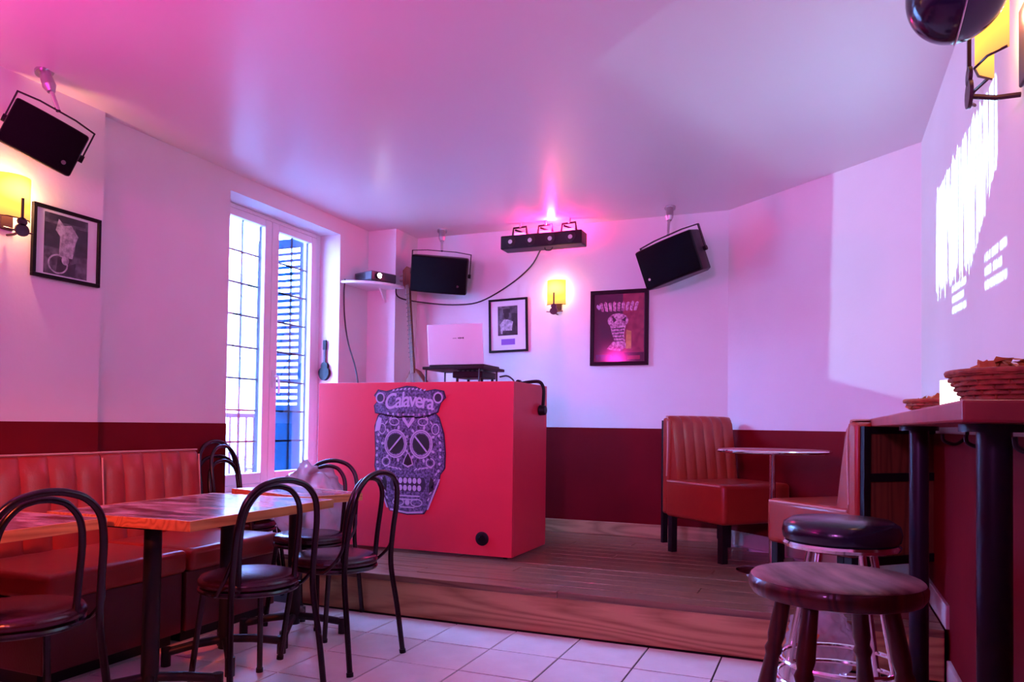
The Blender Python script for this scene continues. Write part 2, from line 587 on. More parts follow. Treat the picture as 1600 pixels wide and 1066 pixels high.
# ------------------------------------------------------------------ window
win = struct(empty('window_1', (-3.82, 0, 0)))
def wbx(x0, x1, y0, y1, z0, z1): return MB().bb(x0, x1, y0, y1, z0, z1)
b = MB()
b.bb(-.07, -.005, WY0+.0, 4.02, WZ0+.0, WZ1)
b.bb(-.07, -.005, 5.10, WY1, WZ0, WZ1)
b.bb(-.07, -.005, 4.02, 5.10, 2.600, WZ1)
b.bb(-.07, -.005, 4.02, 5.10, WZ0, .645)
b.build('window_frame', 'window_white', win, smooth=False, bevel=.004)
MB().bb(-.012, .20, WY0+.004, WY1-.004, WZ0-.028, WZ0+.004).build('window_sill', 'window_white', win, smooth=False, bevel=.004)
def sash(y0, y1, gy0, gy1, side):
    z0, z1, g0, g1 = .648, 2.598, .725, 2.545
    b = MB()
    b.bb(-.055, 0, y0, gy0, z0, z1)
    b.bb(-.055, 0, gy1, y1, z0, z1)
    b.bb(-.055, 0, gy0, gy1, g1, z1)
    b.bb(-.055, 0, gy0, gy1, z0, g0)
    s = b.build('sash', 'window_white', win, smooth=False, bevel=.005)
    MB().bb(-.034, -.028, gy0-.004, gy1+.004, g0-.004, g1+.004).build('glass_pane', 'window_glass', s, smooth=False)
    ym = (gy0+gy1)/2
    MB().bb(-.046, -.036, ym-.007, ym+.007, g0, g1).build('glazing_bar', 'lead', s, smooth=False)
    nrow = 8
    for k in range(1, nrow):
        z = g0+(g1-g0)*k/nrow
        MB().bb(-.045, -.037, gy0, gy1, z-.0065, z+.0065).build('glazing_bar', 'lead', s, smooth=False)
    MB().bb(-.050, -.036, gy1-.009, gy1-.001, g0, g1).build('gasket', 'lead', s, smooth=False)
    return s
sash(4.022, 4.552, 4.095, 4.478, 0)
s2 = sash(4.556, 5.098, 4.635, 5.03, 1)
h = MB()
h.box((.006, 4.592, 1.42), (.012, .03, .13))
h.cyl((.008, 4.592, 1.44), (.045, 4.592, 1.44), .009)
h.tube(smooth_path([(.045, 4.592, 1.44), (.05, 4.60, 1.40), (.046, 4.605, 1.34), (.05, 4.60, 1.31)]), .009)
h.build('handle', 'white_plastic', s2)

# ------------------------------------------------------------------ outside the window
gr = struct(MB().bb(-16, XL-WD, -4, 22, -.7, -.6).build('floor_courtyard', 'paving', smooth=False))
fac = empty('neighbour_house', (-8.4, 9, -.6))
tag(fac, 'pale house front across the courtyard beyond the glazed window', 'building')
MB().bb(-.4, 0, -9, 12, 0, 4.0).build('wall', 'facade', fac, smooth=False)
for (y, z) in ((-2.0, 1.2), (.2, 1.2), (2.2, 1.2), (4.6, 1.2)):
    f = MB()
    f.bb(.0, .05, y-.5, y+.5, z-.05, z+.02); f.bb(0, .05, y-.5, y-.44, z, z+1.7); f.bb(0, .05, y+.44, y+.5, z, z+1.7); f.bb(0, .05, y-.5, y+.5, z+1.66, z+1.74)
    fo = f.build('window', 'facade', fac, smooth=False)
    MB().bb(.005, .02, y-.44, y+.44, z, z+1.66).build('pane', 'window_white', fo, smooth=False)
# railing
rl = empty('iron_railing', (-6.2, 8.6, -.6))
tag(rl, 'grey iron railing with thin upright bars outside the window', 'railing')
b = MB(); b.bb(-.02, .02, -3.2, 2.4, 1.74, 1.79); b.build('top_rail', 'railing_grey', rl, smooth=False)
b = MB(); b.bb(-.015, .015, -3.2, 2.4, .70, .73); b.build('bottom_rail', 'railing_grey', rl, smooth=False)
bal = MB().cyl((0, 0, 0), (0, 0, 1.76), .013, n=8).mesh('baluster'); bal.materials.append(MATS['railing_grey'])
for k in range(42):
    o = bpy.data.objects.new('baluster', bal); COL.objects.link(o); o.parent = rl
    o.location = (0, -3.15+k*.13, 0)
# shutter folded open on the far side of the window
sh = empty('louvred_shutter', (-3.985, 5.19, 0))
tag(sh, 'blue wooden louvred shutter folded open outside the right-hand pane', 'shutter')
b = MB()
b.bb(-.50, -.445, -.02, .02, .62, 2.64); b.bb(-.06, -.002, -.02, .02, .62, 2.64)
b.bb(-.445, -.06, -.02, .02, 2.57, 2.64); b.bb(-.445, -.06, -.02, .02, .62, .70); b.bb(-.445, -.06, -.02, .02, 1.17, 1.24)
b.build('frame', 'shutter_blue', sh, smooth=False)
MB().bb(-.445, -.06, -.008, .008, .70, 1.17).build('panel', 'shutter_blue', sh, smooth=False)
sm = MB().box((0, 0, 0), (.385, .036, .010), Matrix.Rotation(math.radians(38), 3, 'X')).mesh('slat', False)
sm.materials.append(MATS['shutter_blue'])
for k in range(23):
    o = bpy.data.objects.new('slat', sm); COL.objects.link(o); o.parent = sh
    o.location = (-.2525, 0, 1.275+k*.0565)
# plants on the outside ledge
def plant(loc, label, nleaf, hh):
    p = empty('potted_plant', loc)
    tag(p, label, 'plant', 'plants outside the window')
    MB().lathe([(.09, 0), (.13, .22), (.14, .22), (.14, .25), (.12, .25), (.11, .20), (.02, .20)], 20).build('pot', 'pot', p)
    b = MB()
    for k in range(nleaf):
        a = random.uniform(0, 2*PI); r = random.uniform(.03, .24); z = random.uniform(.25, hh)
        c = Vector((r*math.cos(a), r*math.sin(a), z))
        d = Vector((math.cos(a), math.sin(a), random.uniform(-.2, .8))).normalized()*random.uniform(.06, .11)
        s_ = d.cross(Vector((0, 0, 1))).normalized()*.022
        b._add([c, c+d*.5+s_, c+d, c+d*.5-s_, c+d*.5+Vector((0, 0, .012))], [(0, 1, 4), (1, 2, 4), (2, 3, 4), (3, 0, 4)])
    b.build('foliage', 'leaf', p, smooth=False)
    for k in range(5):
        a = k*1.3
        MB().tube([(0, 0, .2), (.04*math.cos(a), .04*math.sin(a), hh*.6), (.1*math.cos(a), .1*math.sin(a), hh*.95)], .006, 6).build('stem', 'leaf', p)
plant((-5.0, 6.05, -.02), 'leafy potted plant behind the left-hand window pane', 170, .75)
plant((-5.05, 6.75, -.02), 'low potted plant behind the foot of the right-hand pane', 130, .7)
st = MB(); st.bb(-5.4, -4.7, 5.6, 7.2, -.06, -.02); st.bb(-5.35, -4.75, 5.65, 5.75, -.6, -.06); st.bb(-5.35, -4.75, 7.05, 7.15, -.6, -.06)
tag(st.build('plant_stand', 'railing_grey', smooth=False), 'low grey stand carrying the plants outside the window', 'stand')

# ------------------------------------------------------------------ DJ booth
BX0, BX1, BY0, BY1, BZ0, BZ1 = -3.31, -1.815, 4.47, 5.10, .255, 1.378
booth = empty('dj_booth', ((BX0+BX1)/2, BY0, STZ))
tag(booth, 'large red painted box booth with a skull sticker on the stage', 'booth')
bx, by, bz = booth.location
def loc_box(x0, x1, y0, y1, z0, z1): return MB().bb(x0-bx, x1-bx, y0-by, y1-by, z0-bz, z1-bz)
loc_box(BX0, BX1, BY0, BY0+.02, BZ0, BZ1).build('front_panel', 'booth_red', booth, smooth=False, bevel=.003)
loc_box(BX1-.02, BX1, BY0+.021, BY1, BZ0, BZ1).build('side_panel', 'booth_red', booth, smooth=False, bevel=.003)
loc_box(BX0, BX0+.02, BY0+.021, BY1, BZ0, BZ1).build('side_panel', 'booth_red', booth, smooth=False, bevel=.003)
loc_box(BX0+.021, BX1-.021, BY0+.021, BY1, 1.20, 1.225).build('shelf', 'booth_edge', booth, smooth=False)
loc_box(BX0+.021, BX1-.021, BY0+.021, BY1-.01, BZ1-.022, BZ1-.002).build('top_panel', 'booth_red', booth, smooth=False)
for (x, y) in ((BX0+.08, BY0+.09), (BX1-.08, BY0+.09), (BX0+.08, BY1-.08), (BX1-.07, BY1-.08)):
    w = MB()
    w.cyl((x-bx-.012, y-by, .014), (x-bx+.012, y-by, .014), .0135, n=14)
    w.box((x-bx, y-by, .026), (.04, .04, .006))
    w.build('castor', 'black_iron', booth)
# cable port low on the front
b = MB()
b.lathe([(.045, 0), (.045, .008), (.03, .012), (.022, .012), (.02, .004)], 20)
o = b.build('cable_port', 'black_plastic', booth)
o.rotation_euler = (PI/2, 0, 0); o.location = (-2.02-bx, -.001, .365-bz)

# skull sticker: flat vinyl pieces stacked on the front panel
stk = empty('skull_sticker', (-2.575-bx, -.0006, .872-bz)); stk.parent = booth; stk.scale = (1.0, 1.0, 1.06)
def flat(name, pts, m, lift, parent=stk, th=.0012):
    """outline in (x, z) facing the room, lying lift in front of the panel"""
    return MB().prism([(u, v) for u, v in pts], th, lambda u, v, w: (u, -lift-w, v)).build(name, m, parent, smooth=False)
def ell(cx, cz, a, c, n=22, rot=0.0, pinch=0.0):
    out = []
    for i in range(n):
        t = 2*PI*i/n
        u, v = a*math.cos(t), c*math.sin(t)
        u *= 1-pinch*(v/c)
        out.append((cx+u*math.cos(rot)-v*math.sin(rot), cz+u*math.sin(rot)+v*math.cos(rot)))
    return out
def ring(name, cx, cz, a, c, wd, m, lift, parent=stk, n=22, rot=0.0):
    o1 = ell(cx, cz, a, c, n, rot); o2 = ell(cx, cz, a-wd, c-wd, n, rot)
    b = MB(); th = .001
    vs = [(u, -lift-th, v) for u, v in o1] + [(u, -lift-th, v) for u, v in o2]
    b._add(vs, [(i, (i+1) % n, n+(i+1) % n, n+i) for i in range(n)])
    return b.build(name, m, parent, smooth=False)
head = [(-.26, .19), (-.25, .02), (-.255, -.06), (-.235, -.13), (-.20, -.20), (-.155, -.29), (-.135, -.335), (.0, -.355), (.125, -.345), (.17, -.28),
        (.225, -.17), (.24, -.10), (.272, -.06), (.275, .03), (.262, .15), (.225, .25), (.17, .30), (-.17, .30), (-.235, .26)]
flat('skull_outline', [(u*1.035, v*1.025) for u, v in head], 'skull_dark', 0)
flat('skull_face', head, 'skull_lilac', .0014)
crown = [(-.255, .285), (-.265, .33), (-.235, .36), (-.265, .39), (-.235, .425), (-.17, .415), (-.10, .43), (-.02, .445), (.05, .44), (.12, .415), (.19, .425), (.255, .415),
         (.27, .375), (.235, .345), (.215, .29), (.14, .265), (0, .25), (-.14, .265)]
flat('banner_outline', [(u*1.04, .345+(v-.345)*1.1) for u, v in crown], 'skull_dark', .0014)
flat('banner', crown, 'skull_lilac', .0030)
# decorative word on the banner
fc = bpy.data.curves.new('word', 'FONT'); fc.body = 'Calavera'; fc.size = .150; fc.align_x = 'CENTER'; fc.space_character = .84; fc.shear = .12; fc.offset = .0022
fo = bpy.data.objects.new('word', fc); COL.objects.link(fo)
dg = bpy.context.evaluated_depsgraph_get()
me = bpy.data.meshes.new_from_object(fo.evaluated_get(dg))
bpy.data.objects.remove(fo)
me.materials.clear(); me.materials.append(MATS['skull_pale'])
for v in me.vertices:
    x, y = v.co.x, v.co.y
    v.co = (x*.86, -.0046, .300+y*.92+.022*math.cos(x*7))
wo = bpy.data.objects.new('lettering', me); COL.objects.link(wo); wo.parent = stk
for sgn in (-1, 1):
    flat('banner_scroll', ell(sgn*.222, .378, .030, .030), 'skull_dark', .0044)
    ring('scroll_ring', sgn*.222, .378, .036, .036, .010, 'skull_pale', .0058)
# brow gem, eyes, nose
flat('gem', [(-.05, .265), (.045, .265), (.045, .235), (0, .185), (-.045, .235)], 'skull_pale', .003)
flat('gem_core', [(-.028, .252), (.025, .252), (0, .212)], 'skull_lilac', .0044)
for sgn in (-1, 1):
    ring('eye_ring', sgn*.098, .085, .088, .092, .010, 'skull_pale', .003)
    ring('eye_ring', sgn*.098, .085, .074, .078, .006, 'skull_pale', .003)
    flat('eye', ell(sgn*.098, .085, .062, .064), 'skull_black', .0034)
    flat('eye_slash', [(sgn*.098-.05*1, .085-sgn*.0-.045*(-sgn) if False else .04 if sgn < 0 else .13), (sgn*.098-.042, .035 if sgn < 0 else .137),
                       (sgn*.098+.05, .13 if sgn < 0 else .04), (sgn*.098+.042, .137 if sgn < 0 else .033)], 'skull_pale', .005)
    ring('cheek_flower', sgn*.17, -.03, .034, .030, .008, 'skull_pale', .003)
    flat('cheek_petal', ell(sgn*.17, -.03, .016, .014, 10), 'skull_dark', .003)
    ring('temple_flower', sgn*.205, .18, .030, .036, .007, 'skull_pale', .003)
    flat('cheek_hollow', [(sgn*.175, -.12), (sgn*.20, -.14), (sgn*.195, -.20), (sgn*.165, -.225), (sgn*.162, -.17)], 'skull_black', .003)
    flat('jaw_line', [(sgn*.235, -.13), (sgn*.246, -.13), (sgn*.16, -.325), (sgn*.148, -.325)], 'skull_pale', .003)
    ring('chin_swirl', sgn*.07, -.285, .045, .026, .007, 'skull_pale', .003)
    ring('brow_swirl', sgn*.11, .225, .040, .026, .007, 'skull_pale', .003)
    for q in range(6):
        t = q/5
        flat('bead', ell(sgn*(.232+.012*math.sin(t*PI)), .14-t*.22, .009, .010, 10), 'skull_pale', .003)
for sgn in (-1, 1):
    for q in range(14):                       # petals round the eye sockets
        a = 2*PI*q/14
        flat('petal', ell(sgn*.098+.101*math.cos(a), .085+.106*math.sin(a), .013, .009, 8, a), 'skull_pale' if q % 2 else 'skull_dark', .0036)
    for q in range(5):                        # leaf sprays over the brow and along the jaw
        flat('leaf', ell(sgn*(.045+q*.032), .283-.004*q*q, .015, .005, 8, sgn*(-.5-.1*q)), 'skull_pale', .003)
        flat('leaf', ell(sgn*(.06+q*.028), -.075+.004*q, .015, .005, 8, sgn*(.6-.2*q)), 'skull_pale', .003)
        flat('leaf', ell(sgn*(.215-q*.014), -.10-.04*q, .013, .005, 8, sgn*.9), 'skull_pale', .003)
for q in range(9):
    flat('banner_bead', ell(-.16+q*.04, .275-.006*math.cos((q-4)*.5), .008, .008, 8), 'skull_pale', .0046)
    flat('banner_bead', ell(-.12+q*.03, .425+.010*math.cos((q-4)*.35), .010, .005, 8, .6), 'skull_pale', .0046)
flat('nose_outline', [(-.042, -.045), (-.03, -.01), (0, .04), (.03, -.01), (.042, -.045), (0, -.065)], 'skull_pale', .003)
flat('nose', [(-.032, -.042), (-.022, -.010), (0, .026), (.022, -.010), (.032, -.042), (0, -.054)], 'skull_black', .0044)
flat('mouth', [(-.125, -.125), (.125, -.125), (.14, -.17), (.12, -.215), (-.12, -.215), (-.14, -.17)], 'skull_dark', .003)
for q in range(6):
    for zz in (-.147, -.193):
        flat('tooth', ell(-.09+q*.036, zz, .015, .019, 12), 'skull_pale', .0044)
for zz, ww in ((-.240, .10), (-.262, .08), (-.312, .06)):
    flat('chin_band', [(-ww, zz), (ww, zz), (ww*.9, zz-.008), (-ww*.9, zz-.008)], 'skull_pale', .003)
flat('chin_flower', ell(0, -.285, .018, .018, 10), 'skull_pale', .003)
flat('foot_band', [(-.13, -.328), (0, -.345), (.12, -.335), (.118, -.348), (0, -.356), (-.134, -.340)], 'skull_pale', .003)
flat('peeled_edge', [(-.262, .16), (-.222, .17), (-.208, .245), (-.235, .255), (-.252, .22)], 'skull_pale', .0032)

# things on the booth -------------------------------------------------
TOP = BZ1
lst = empty('laptop_stand', (-2.36, 4.80, TOP))
tag(lst, 'thin black metal laptop stand on top of the red booth', 'stand')
for sx in (-.215, .195):
    MB().tube([(sx, -.10, .006), (sx, -.10, .11)], .007).build('leg', 'black_iron', lst)
    MB().tube([(sx+.035, .12, .006), (sx+.035, .12, .12)], .007).build('leg', 'black_iron', lst)
    MB().tube([(sx, -.12, .006), (sx+.035, .14, .006)], .006).build('foot_bar', 'black_iron', lst)
MB().bb(-.23, .24, -.13, .24, .100, .120).build('tray', 'black_plastic', lst, smooth=False, bevel=.003)
lap = empty('laptop', (-2.38, 4.78, TOP+.122))
tag(lap, 'open laptop with a pale lid on its stand above the booth', 'laptop')
MB().bb(-.215, .215, .0, .27, 0, .018).build('base', 'black_plastic', lap, smooth=False, bevel=.004)
lid = MB().bb(-.215, .215, -.008, 0, .0, .285).build('lid', 'laptop_lid', lap, smooth=False, bevel=.006)
lid.rotation_euler = (math.radians(7), 0, 0); lid.location = (0, 0, .018)
for q in range(4):
    MB().box((.03+q*.012, -.009, .185), (.008, .001, .008+.003*(q % 2))).build('lid_mark', 'skull_black', lid, smooth=False)
MB().box((.0, -.009, .184), (.030, .001, .003)).build('lid_mark', 'skull_black', lid, smooth=False)
MB().bb(-.20, .20, .001, .003, .012, .275).build('screen', 'black_plastic', lid, smooth=False)
# DJ controller hanging on the stand's tray
ctl = empty('dj_controller', (-2.27, 4.88, TOP+.045))
tag(ctl, 'black audio mixer with small knobs under the laptop', 'mixer')
MB().bb(-.13, .10, -.12, .12, 0, .046).build('body', 'black_plastic', ctl, smooth=False, bevel=.006)
for q in range(6):
    MB().lathe([(.010, .042), (.009, .058), (.004, .058)], 10, (-.105+q*.036, -.07, 0)).build('knob', 'brushed_steel', ctl)
for q in range(4):
    MB().box((-.08+q*.04, .04, .045), (.012, .09, .006)).build('fader', 'brushed_steel', ctl, smooth=False)
for (sx, sy) in ((-.11, -.08), (.08, -.08), (-.11, .10), (.08, .10)):
    MB().cyl((sx, sy, -.045), (sx, sy, 0), .01, n=10).build('foot', 'black_plastic', ctl)
b = MB()
b.tube(smooth_path([(-2.08, 4.86, TOP+.055), (-2.02, 4.85, TOP+.06), (-1.97, 4.84, TOP+.03), (-1.965, 4.84, TOP+.004)]), .006)
tag(b.build('audio_lead', 'cable'), 'short black lead arching from the mixer to the booth', 'cable')
# headphones over the far right corner
hp = empty('headphones', (BX1, 4.93, TOP))
tag(hp, 'black headphones hooked over the right edge of the red booth', 'headphones')
pts = [(-.14, .0, .012), (-.07, .005, .022), (0, .01, .022), (.03, .01, -.02), (.032, .01, -.09), (.028, .01, -.15)]
MB().tube(smooth_path(pts), .012).build('headband', 'black_plastic', hp)
MB().cyl((.004, .01, -.175), (.05, .01, -.175), .038, .032, n=20).build('ear_cup', 'black_plastic', hp, bevel=.006)
MB().cyl((-.15, -.02, .020), (-.15, .02, .020), .018, n=20).build('ear_cup', 'black_plastic', hp, bevel=.004)
# small dark ornament guitar at the left end of the booth
og = empty('toy_guitar', (-3.75, WY1-.018, 1.44))
tag(og, 'small dark toy guitar hung on the window reveal above the booth', 'ornament')
MB().prism(ell(0, .055, .050, .055, 20, 0, -.15), .03, lambda u, v, w: (u, w-.015, v)).build('body', 'black_plastic', og)
MB().prism(ell(.004, .115, .032, .035, 18), .028, lambda u, v, w: (u, w-.014, v)).build('upper_bout', 'black_plastic', og)
MB().bb(-.008, .008, -.006, .008, .12, .25).build('neck', 'iron_guitar', og, smooth=False)
MB().bb(-.016, .016, -.008, .008, .25, .33).build('headstock', 'black_plastic', og, smooth=False, bevel=.004)

# balalaika leaning in the corner behind the booth
bl = empty('balalaika', (-3.085, 5.43, TOP-.02), rot=(math.radians(-11), math.radians(-11), 0))
tag(bl, 'brown triangular balalaika leaning in the corner behind the booth', 'instrument')
tri = [(-.21, -.13), (.21, -.13), (.205, -.10), (.03, .20), (-.03, .20), (-.205, -.10)]
MB().prism(tri, .09, lambda u, v, w: (u, w, v)).build('body', 'balalaika_wood', bl, bevel=.012)
MB().lathe([(.03, 0), (.03, .002), (.001, .002)], 18).build('sound_hole', 'skull_black', bl)
bl.children[-1].rotation_euler = (PI/2, 0, 0); bl.children[-1].location = (0, -.001, .06)
MB().bb(-.017, .017, -.012, .02, .16, .92).build('neck', 'fretboard', bl, smooth=False, bevel=.004)
for q in range(15):
    MB().bb(-.021, .021, -.0145, -.012, .30+q*.040, .304+q*.040).build('fret', 'skull_black', bl, smooth=False)
hd = MB().prism([(-.024, .92), (.024, .92), (.045, .97), (.04, 1.10), (0, 1.13), (-.04, 1.10), (-.045, .97)], .02, lambda u, v, w: (u, w-.006, v)).build('headstock', 'balalaika_wood', bl, bevel=.003)
for q in range(3):
    for sg in (-1, 1):
        MB().cyl((sg*.036, .004, .965+q*.05), (sg*.075, .004, .965+q*.05), .008, .013, n=10).build('tuning_peg', 'brushed_steel', hd)
for q in (-1, 0, 1):
    MB().tube([(q*.011, -.016, .06), (q*.011, -.016, .95)], .0012, 5).build('string', 'chrome', bl)

# ------------------------------------------------------------------ projector shelf in the corner
shelf = empty('corner_shelf', (XL, 5.56, 2.235))
tag(shelf, 'white rounded corner shelf carrying the projector', 'shelf')
poly = [(0, 0)] + [(.36*math.cos(-PI/2+t*PI/2/12), .40*math.sin(-PI/2+t*PI/2/12)) for t in range(13)]
MB().prism(poly, .022).build('board', 'white_plastic', shelf, bevel=.004)
b = MB(); b.prism([(0, 0), (.10, 0), (0, -.11)], .016, lambda u, v, w: (.17+w, -u, v)).build('bracket', 'white_plastic', shelf, smooth=False)
PJ = Vector((-3.44, 5.40, 2.258))
pj_az = math.radians(-20)
pj = empty('projector', PJ, pj_az)
tag(pj, 'small dark projector with a glaring lens on the corner shelf', 'projector')
MB().bb(-.13, .10, -.13, .13, .008, .085).build('body', 'projector_body', pj, smooth=False, bevel=.010)
for q in range(7):
    MB().bb(-.10+q*.018, -.092+q*.018, -.1315, -.129, .022, .07).build('vent_slat', 'black_plastic', pj, smooth=False)
for (sx, sy) in ((-.10, -.1), (-.10, .1), (.08, 0)):
    MB().cyl((sx, sy, 0), (sx, sy, .009), .010, n=10).build('foot', 'black_plastic', pj)
MB().cyl((.098, -.06, .047), (.118, -.06, .047), .030, n=24).build('lens_barrel', 'black_plastic', pj)
MB().cyl((.112, -.06, .047), (.1185, -.06, .047), .021, n=24).build('lens', 'lens_glow', pj)

def tnode(nt, op, a, b=None, c=None):
    n = nd(nt, 'ShaderNodeMath', operation=op)
    for i, x in enumerate((a, b, c)):
        if x is None: continue
        if isinstance(x, (int, float)): n.inputs[i].default_value = x
        else: nt.links.new(x, n.inputs[i])
    return n.outputs[0]

lens_w = Matrix.Translation(PJ) @ Matrix.Rotation(pj_az, 4, 'Z') @ Vector((.135, -.06, .047))
AZ, EL = math.radians(-21.5), -.055
aim = lens_w + Vector((math.cos(AZ), math.sin(AZ), EL))*4
beam = lamp('projector_beam', 'SPOT', lens_w, 1700, (1, 1, 1), .006, aim=aim, spot=60, blend=0)
bd = beam.data
bd.use_nodes = True
nt = bd.node_tree
em = nt.nodes['Emission']
tc = nd(nt, 'ShaderNodeTexCoord')
sp = nd(nt, 'ShaderNodeSeparateXYZ')
nt.links.new(tc.outputs['Normal'], sp.inputs[0])
zz = tnode(nt, 'ABSOLUTE', sp.outputs[2])
U = tnode(nt, 'DIVIDE', sp.outputs[0], zz)
V = tnode(nt, 'DIVIDE', sp.outputs[1], zz)
def band(x, lo, hi, soft=.004):
    mr = nd(nt, 'ShaderNodeMapRange'); nt.links.new(x, mr.inputs[0]); mr.inputs[1].default_value = lo-soft; mr.inputs[2].default_value = lo+soft
    m2 = nd(nt, 'ShaderNodeMapRange'); nt.links.new(x, m2.inputs[0]); m2.inputs[1].default_value = hi+soft; m2.inputs[2].default_value = hi-soft
    return tnode(nt, 'MULTIPLY', mr.outputs[0], m2.outputs[0])
rect = tnode(nt, 'MULTIPLY', band(U, -.393, .345), band(V, -.222, .21))
def uvnoise(su, sv, off=0.0):
    cx = nd(nt, 'ShaderNodeCombineXYZ')
    nt.links.new(tnode(nt, 'MULTIPLY', U, su), cx.inputs[0]); nt.links.new(tnode(nt, 'MULTIPLY', V, sv), cx.inputs[1]); cx.inputs[2].default_value = off
    n = nd(nt, 'ShaderNodeTexNoise'); n.inputs['Scale'].default_value = 1.0; n.inputs['Detail'].default_value = 2
    nt.links.new(cx.outputs[0], n.inputs['Vector'])
    return n.outputs['Fac']
# dripping heading: tall ragged strokes; lower edge hangs lower on the left
rise = nd(nt, 'ShaderNodeMapRange'); nt.links.new(U, rise.inputs[0])
rise.inputs[1].default_value = .10; rise.inputs[2].default_value = .19; rise.inputs[3].default_value = -.118; rise.inputs[4].default_value = -.060
hang = tnode(nt, 'MULTIPLY_ADD', uvnoise(95, 0, 3.0), .085, rise.outputs[0])
low = tnode(nt, 'GREATER_THAN', V, hang)
topn = tnode(nt, 'MULTIPLY_ADD', uvnoise(80, 0, 9.0), .05, .022)
high = tnode(nt, 'LESS_THAN', V, topn)
stroke = tnode(nt, 'GREATER_THAN', uvnoise(150, 5, 1.0), .445)
head_m = tnode(nt, 'MULTIPLY', tnode(nt, 'MULTIPLY', low, high), tnode(nt, 'MULTIPLY', stroke, band(U, -.115, .190, .003)))
def para(u0, u1, v0):
    tot = None
    for k in range(3):
        ln = tnode(nt, 'MULTIPLY', band(U, u0, u1-.012*(k % 2), .002), band(V, v0-k*.011-.0055, v0-k*.011, .001))
        ln = tnode(nt, 'MULTIPLY', ln, tnode(nt, 'GREATER_THAN', uvnoise(300, 30, 4.0+k), .45))
        tot = ln if tot is None else tnode(nt, 'ADD', tot, ln)
    return tot
letters = tnode(nt, 'ADD', head_m, tnode(nt, 'ADD', para(.0, .075, -.084), para(.150, .215, -.078)))
lev = tnode(nt, 'MULTIPLY', rect, tnode(nt, 'MULTIPLY_ADD', letters, 2.8, .12))
nt.links.new(lev, em.inputs['Strength'])
em.inputs['Color'].default_value = (.34, .74, 1, 1)

# cable from the shelf down to the booth
b = MB()
b.tube(smooth_path([(-3.60, 5.18, 2.27), (-3.615, 5.19, 2.15), (-3.61, 5.20, 1.95), (-3.585, 5.22, 1.75), (-3.50, 5.20, 1.55), (-3.44, 5.16, 1.36), (-3.42, 5.15, 1.0)]), .006)
tag(b.build('power_cable', 'cable'), 'dark cable hanging from the projector shelf to the booth', 'cable')
b = MB()
b.tube(smooth_path([(-3.33, 5.52, 2.26), (-3.335, 5.60, 2.17), (-3.20, 5.88, 2.16), (-2.95, 5.915, 2.14), (-2.72, 5.92, 2.16), (-2.45, 5.92, 2.29), (-2.26, 5.91, 2.43), (-2.13, 5.82, 2.56)]), .006)
tag(b.build('signal_cable', 'cable'), 'dark cable drooping along the back wall to the light bar', 'cable')

# ------------------------------------------------------------------ loudspeakers
def speaker(loc, rot, label, wd=.47, ht=.30, dp=.25, bracket='top', stem=.12, led=1, stem_dir=(0, 0, 1)):
    """long side along local x, front towards local -y; curved grille and U bracket"""
    s = empty('wall_speaker', loc, rot=rot)
    tag(s, label, 'speaker', 'black loudspeakers')
    hw = wd/2
    prof = []
    for k in range(13):
        t = -1+2*k/12
        prof.append((hw*t, -dp*.5-.045*(1-t*t)))
    cab = prof + [(hw, -dp*.42), (hw*.98, dp*.1), (hw*.72, dp*.5), (-hw*.72, dp*.5), (-hw*.98, dp*.1), (-hw, -dp*.42)]
    cab = [(u, v+.012) for u, v in cab]
    MB().prism(cab, ht, lambda u, v, w: (u, v, w-ht/2)).build('cabinet', 'black_plastic', s, bevel=.012, angle=30)
    g = [(u*.975, v) for u, v in prof] + [(hw*.975, -dp*.38), (-hw*.975, -dp*.38)]
    MB().prism(g, ht*.95, lambda u, v, w: (u, v, w-ht*.475)).build('grille', 'grille', s, bevel=.006, angle=30)
    MB().cyl((led*hw*.70, -dp*.5-.030, -ht*.27), (led*hw*.70, -dp*.5-.018, -ht*.27), .010, n=14).build('badge', 'chrome', s)
    # bracket: flat bar in a U over the top
    pts = [(-hw*.86, 0, 0), (-hw*.90, 0, ht/2+.035), (0, 0, ht/2+.055), (hw*.90, 0, ht/2+.035), (hw*.86, 0, 0)]
    pp = [Vector((-hw-.012, .02, .0)), Vector((-hw-.012, .02, ht/2+.030)), Vector((-hw*.5, .02, ht/2+.042)), Vector((hw*.5, .02, ht/2+.042)), Vector((hw+.012, .02, ht/2+.030)), Vector((hw+.012, .02, .0))]
    b = MB()
    for a, c in zip(pp[:-1], pp[1:]):
        d = c-a
        m = (a+c)/2
        ang = math.atan2(d.z, d.x)
        b.box(m, (d.length+.006, .026, .007), Matrix.Rotation(-ang, 3, 'Y'))
    b.build('bracket', 'black_iron', s, smooth=False)
    for sg in (-1, 1):
        MB().cyl((sg*(hw+.02), .02, 0), (sg*(hw-.002), .02, 0), .018, n=14).build('clamp_knob', 'black_plastic', s)
    return s
def mount(spk, top, ht=.30):
    """ball mount between bracket and ceiling, in the speaker's own space"""
    bpy.context.view_layer.update()
    inv = spk.matrix_world.inverted()
    z0 = ht/2+.042
    a = Vector((0, .02, z0))
    c = inv @ Vector(top)
    MB().tube([a, c], .011, 10).build('mount_stem', 'chrome', spk)
    b = MB()
    d = (c-a).normalized()
    b.cyl(c-d*.085, c-d*.012, .030, .026, n=18)
    b.cyl(c-d*.012, c, .042, n=20)
    b.cyl(c-d*.115, c-d*.085, .018, .030, n=18)
    b.build('ball_mount', 'brushed_steel', spk)

R_ = math.radians
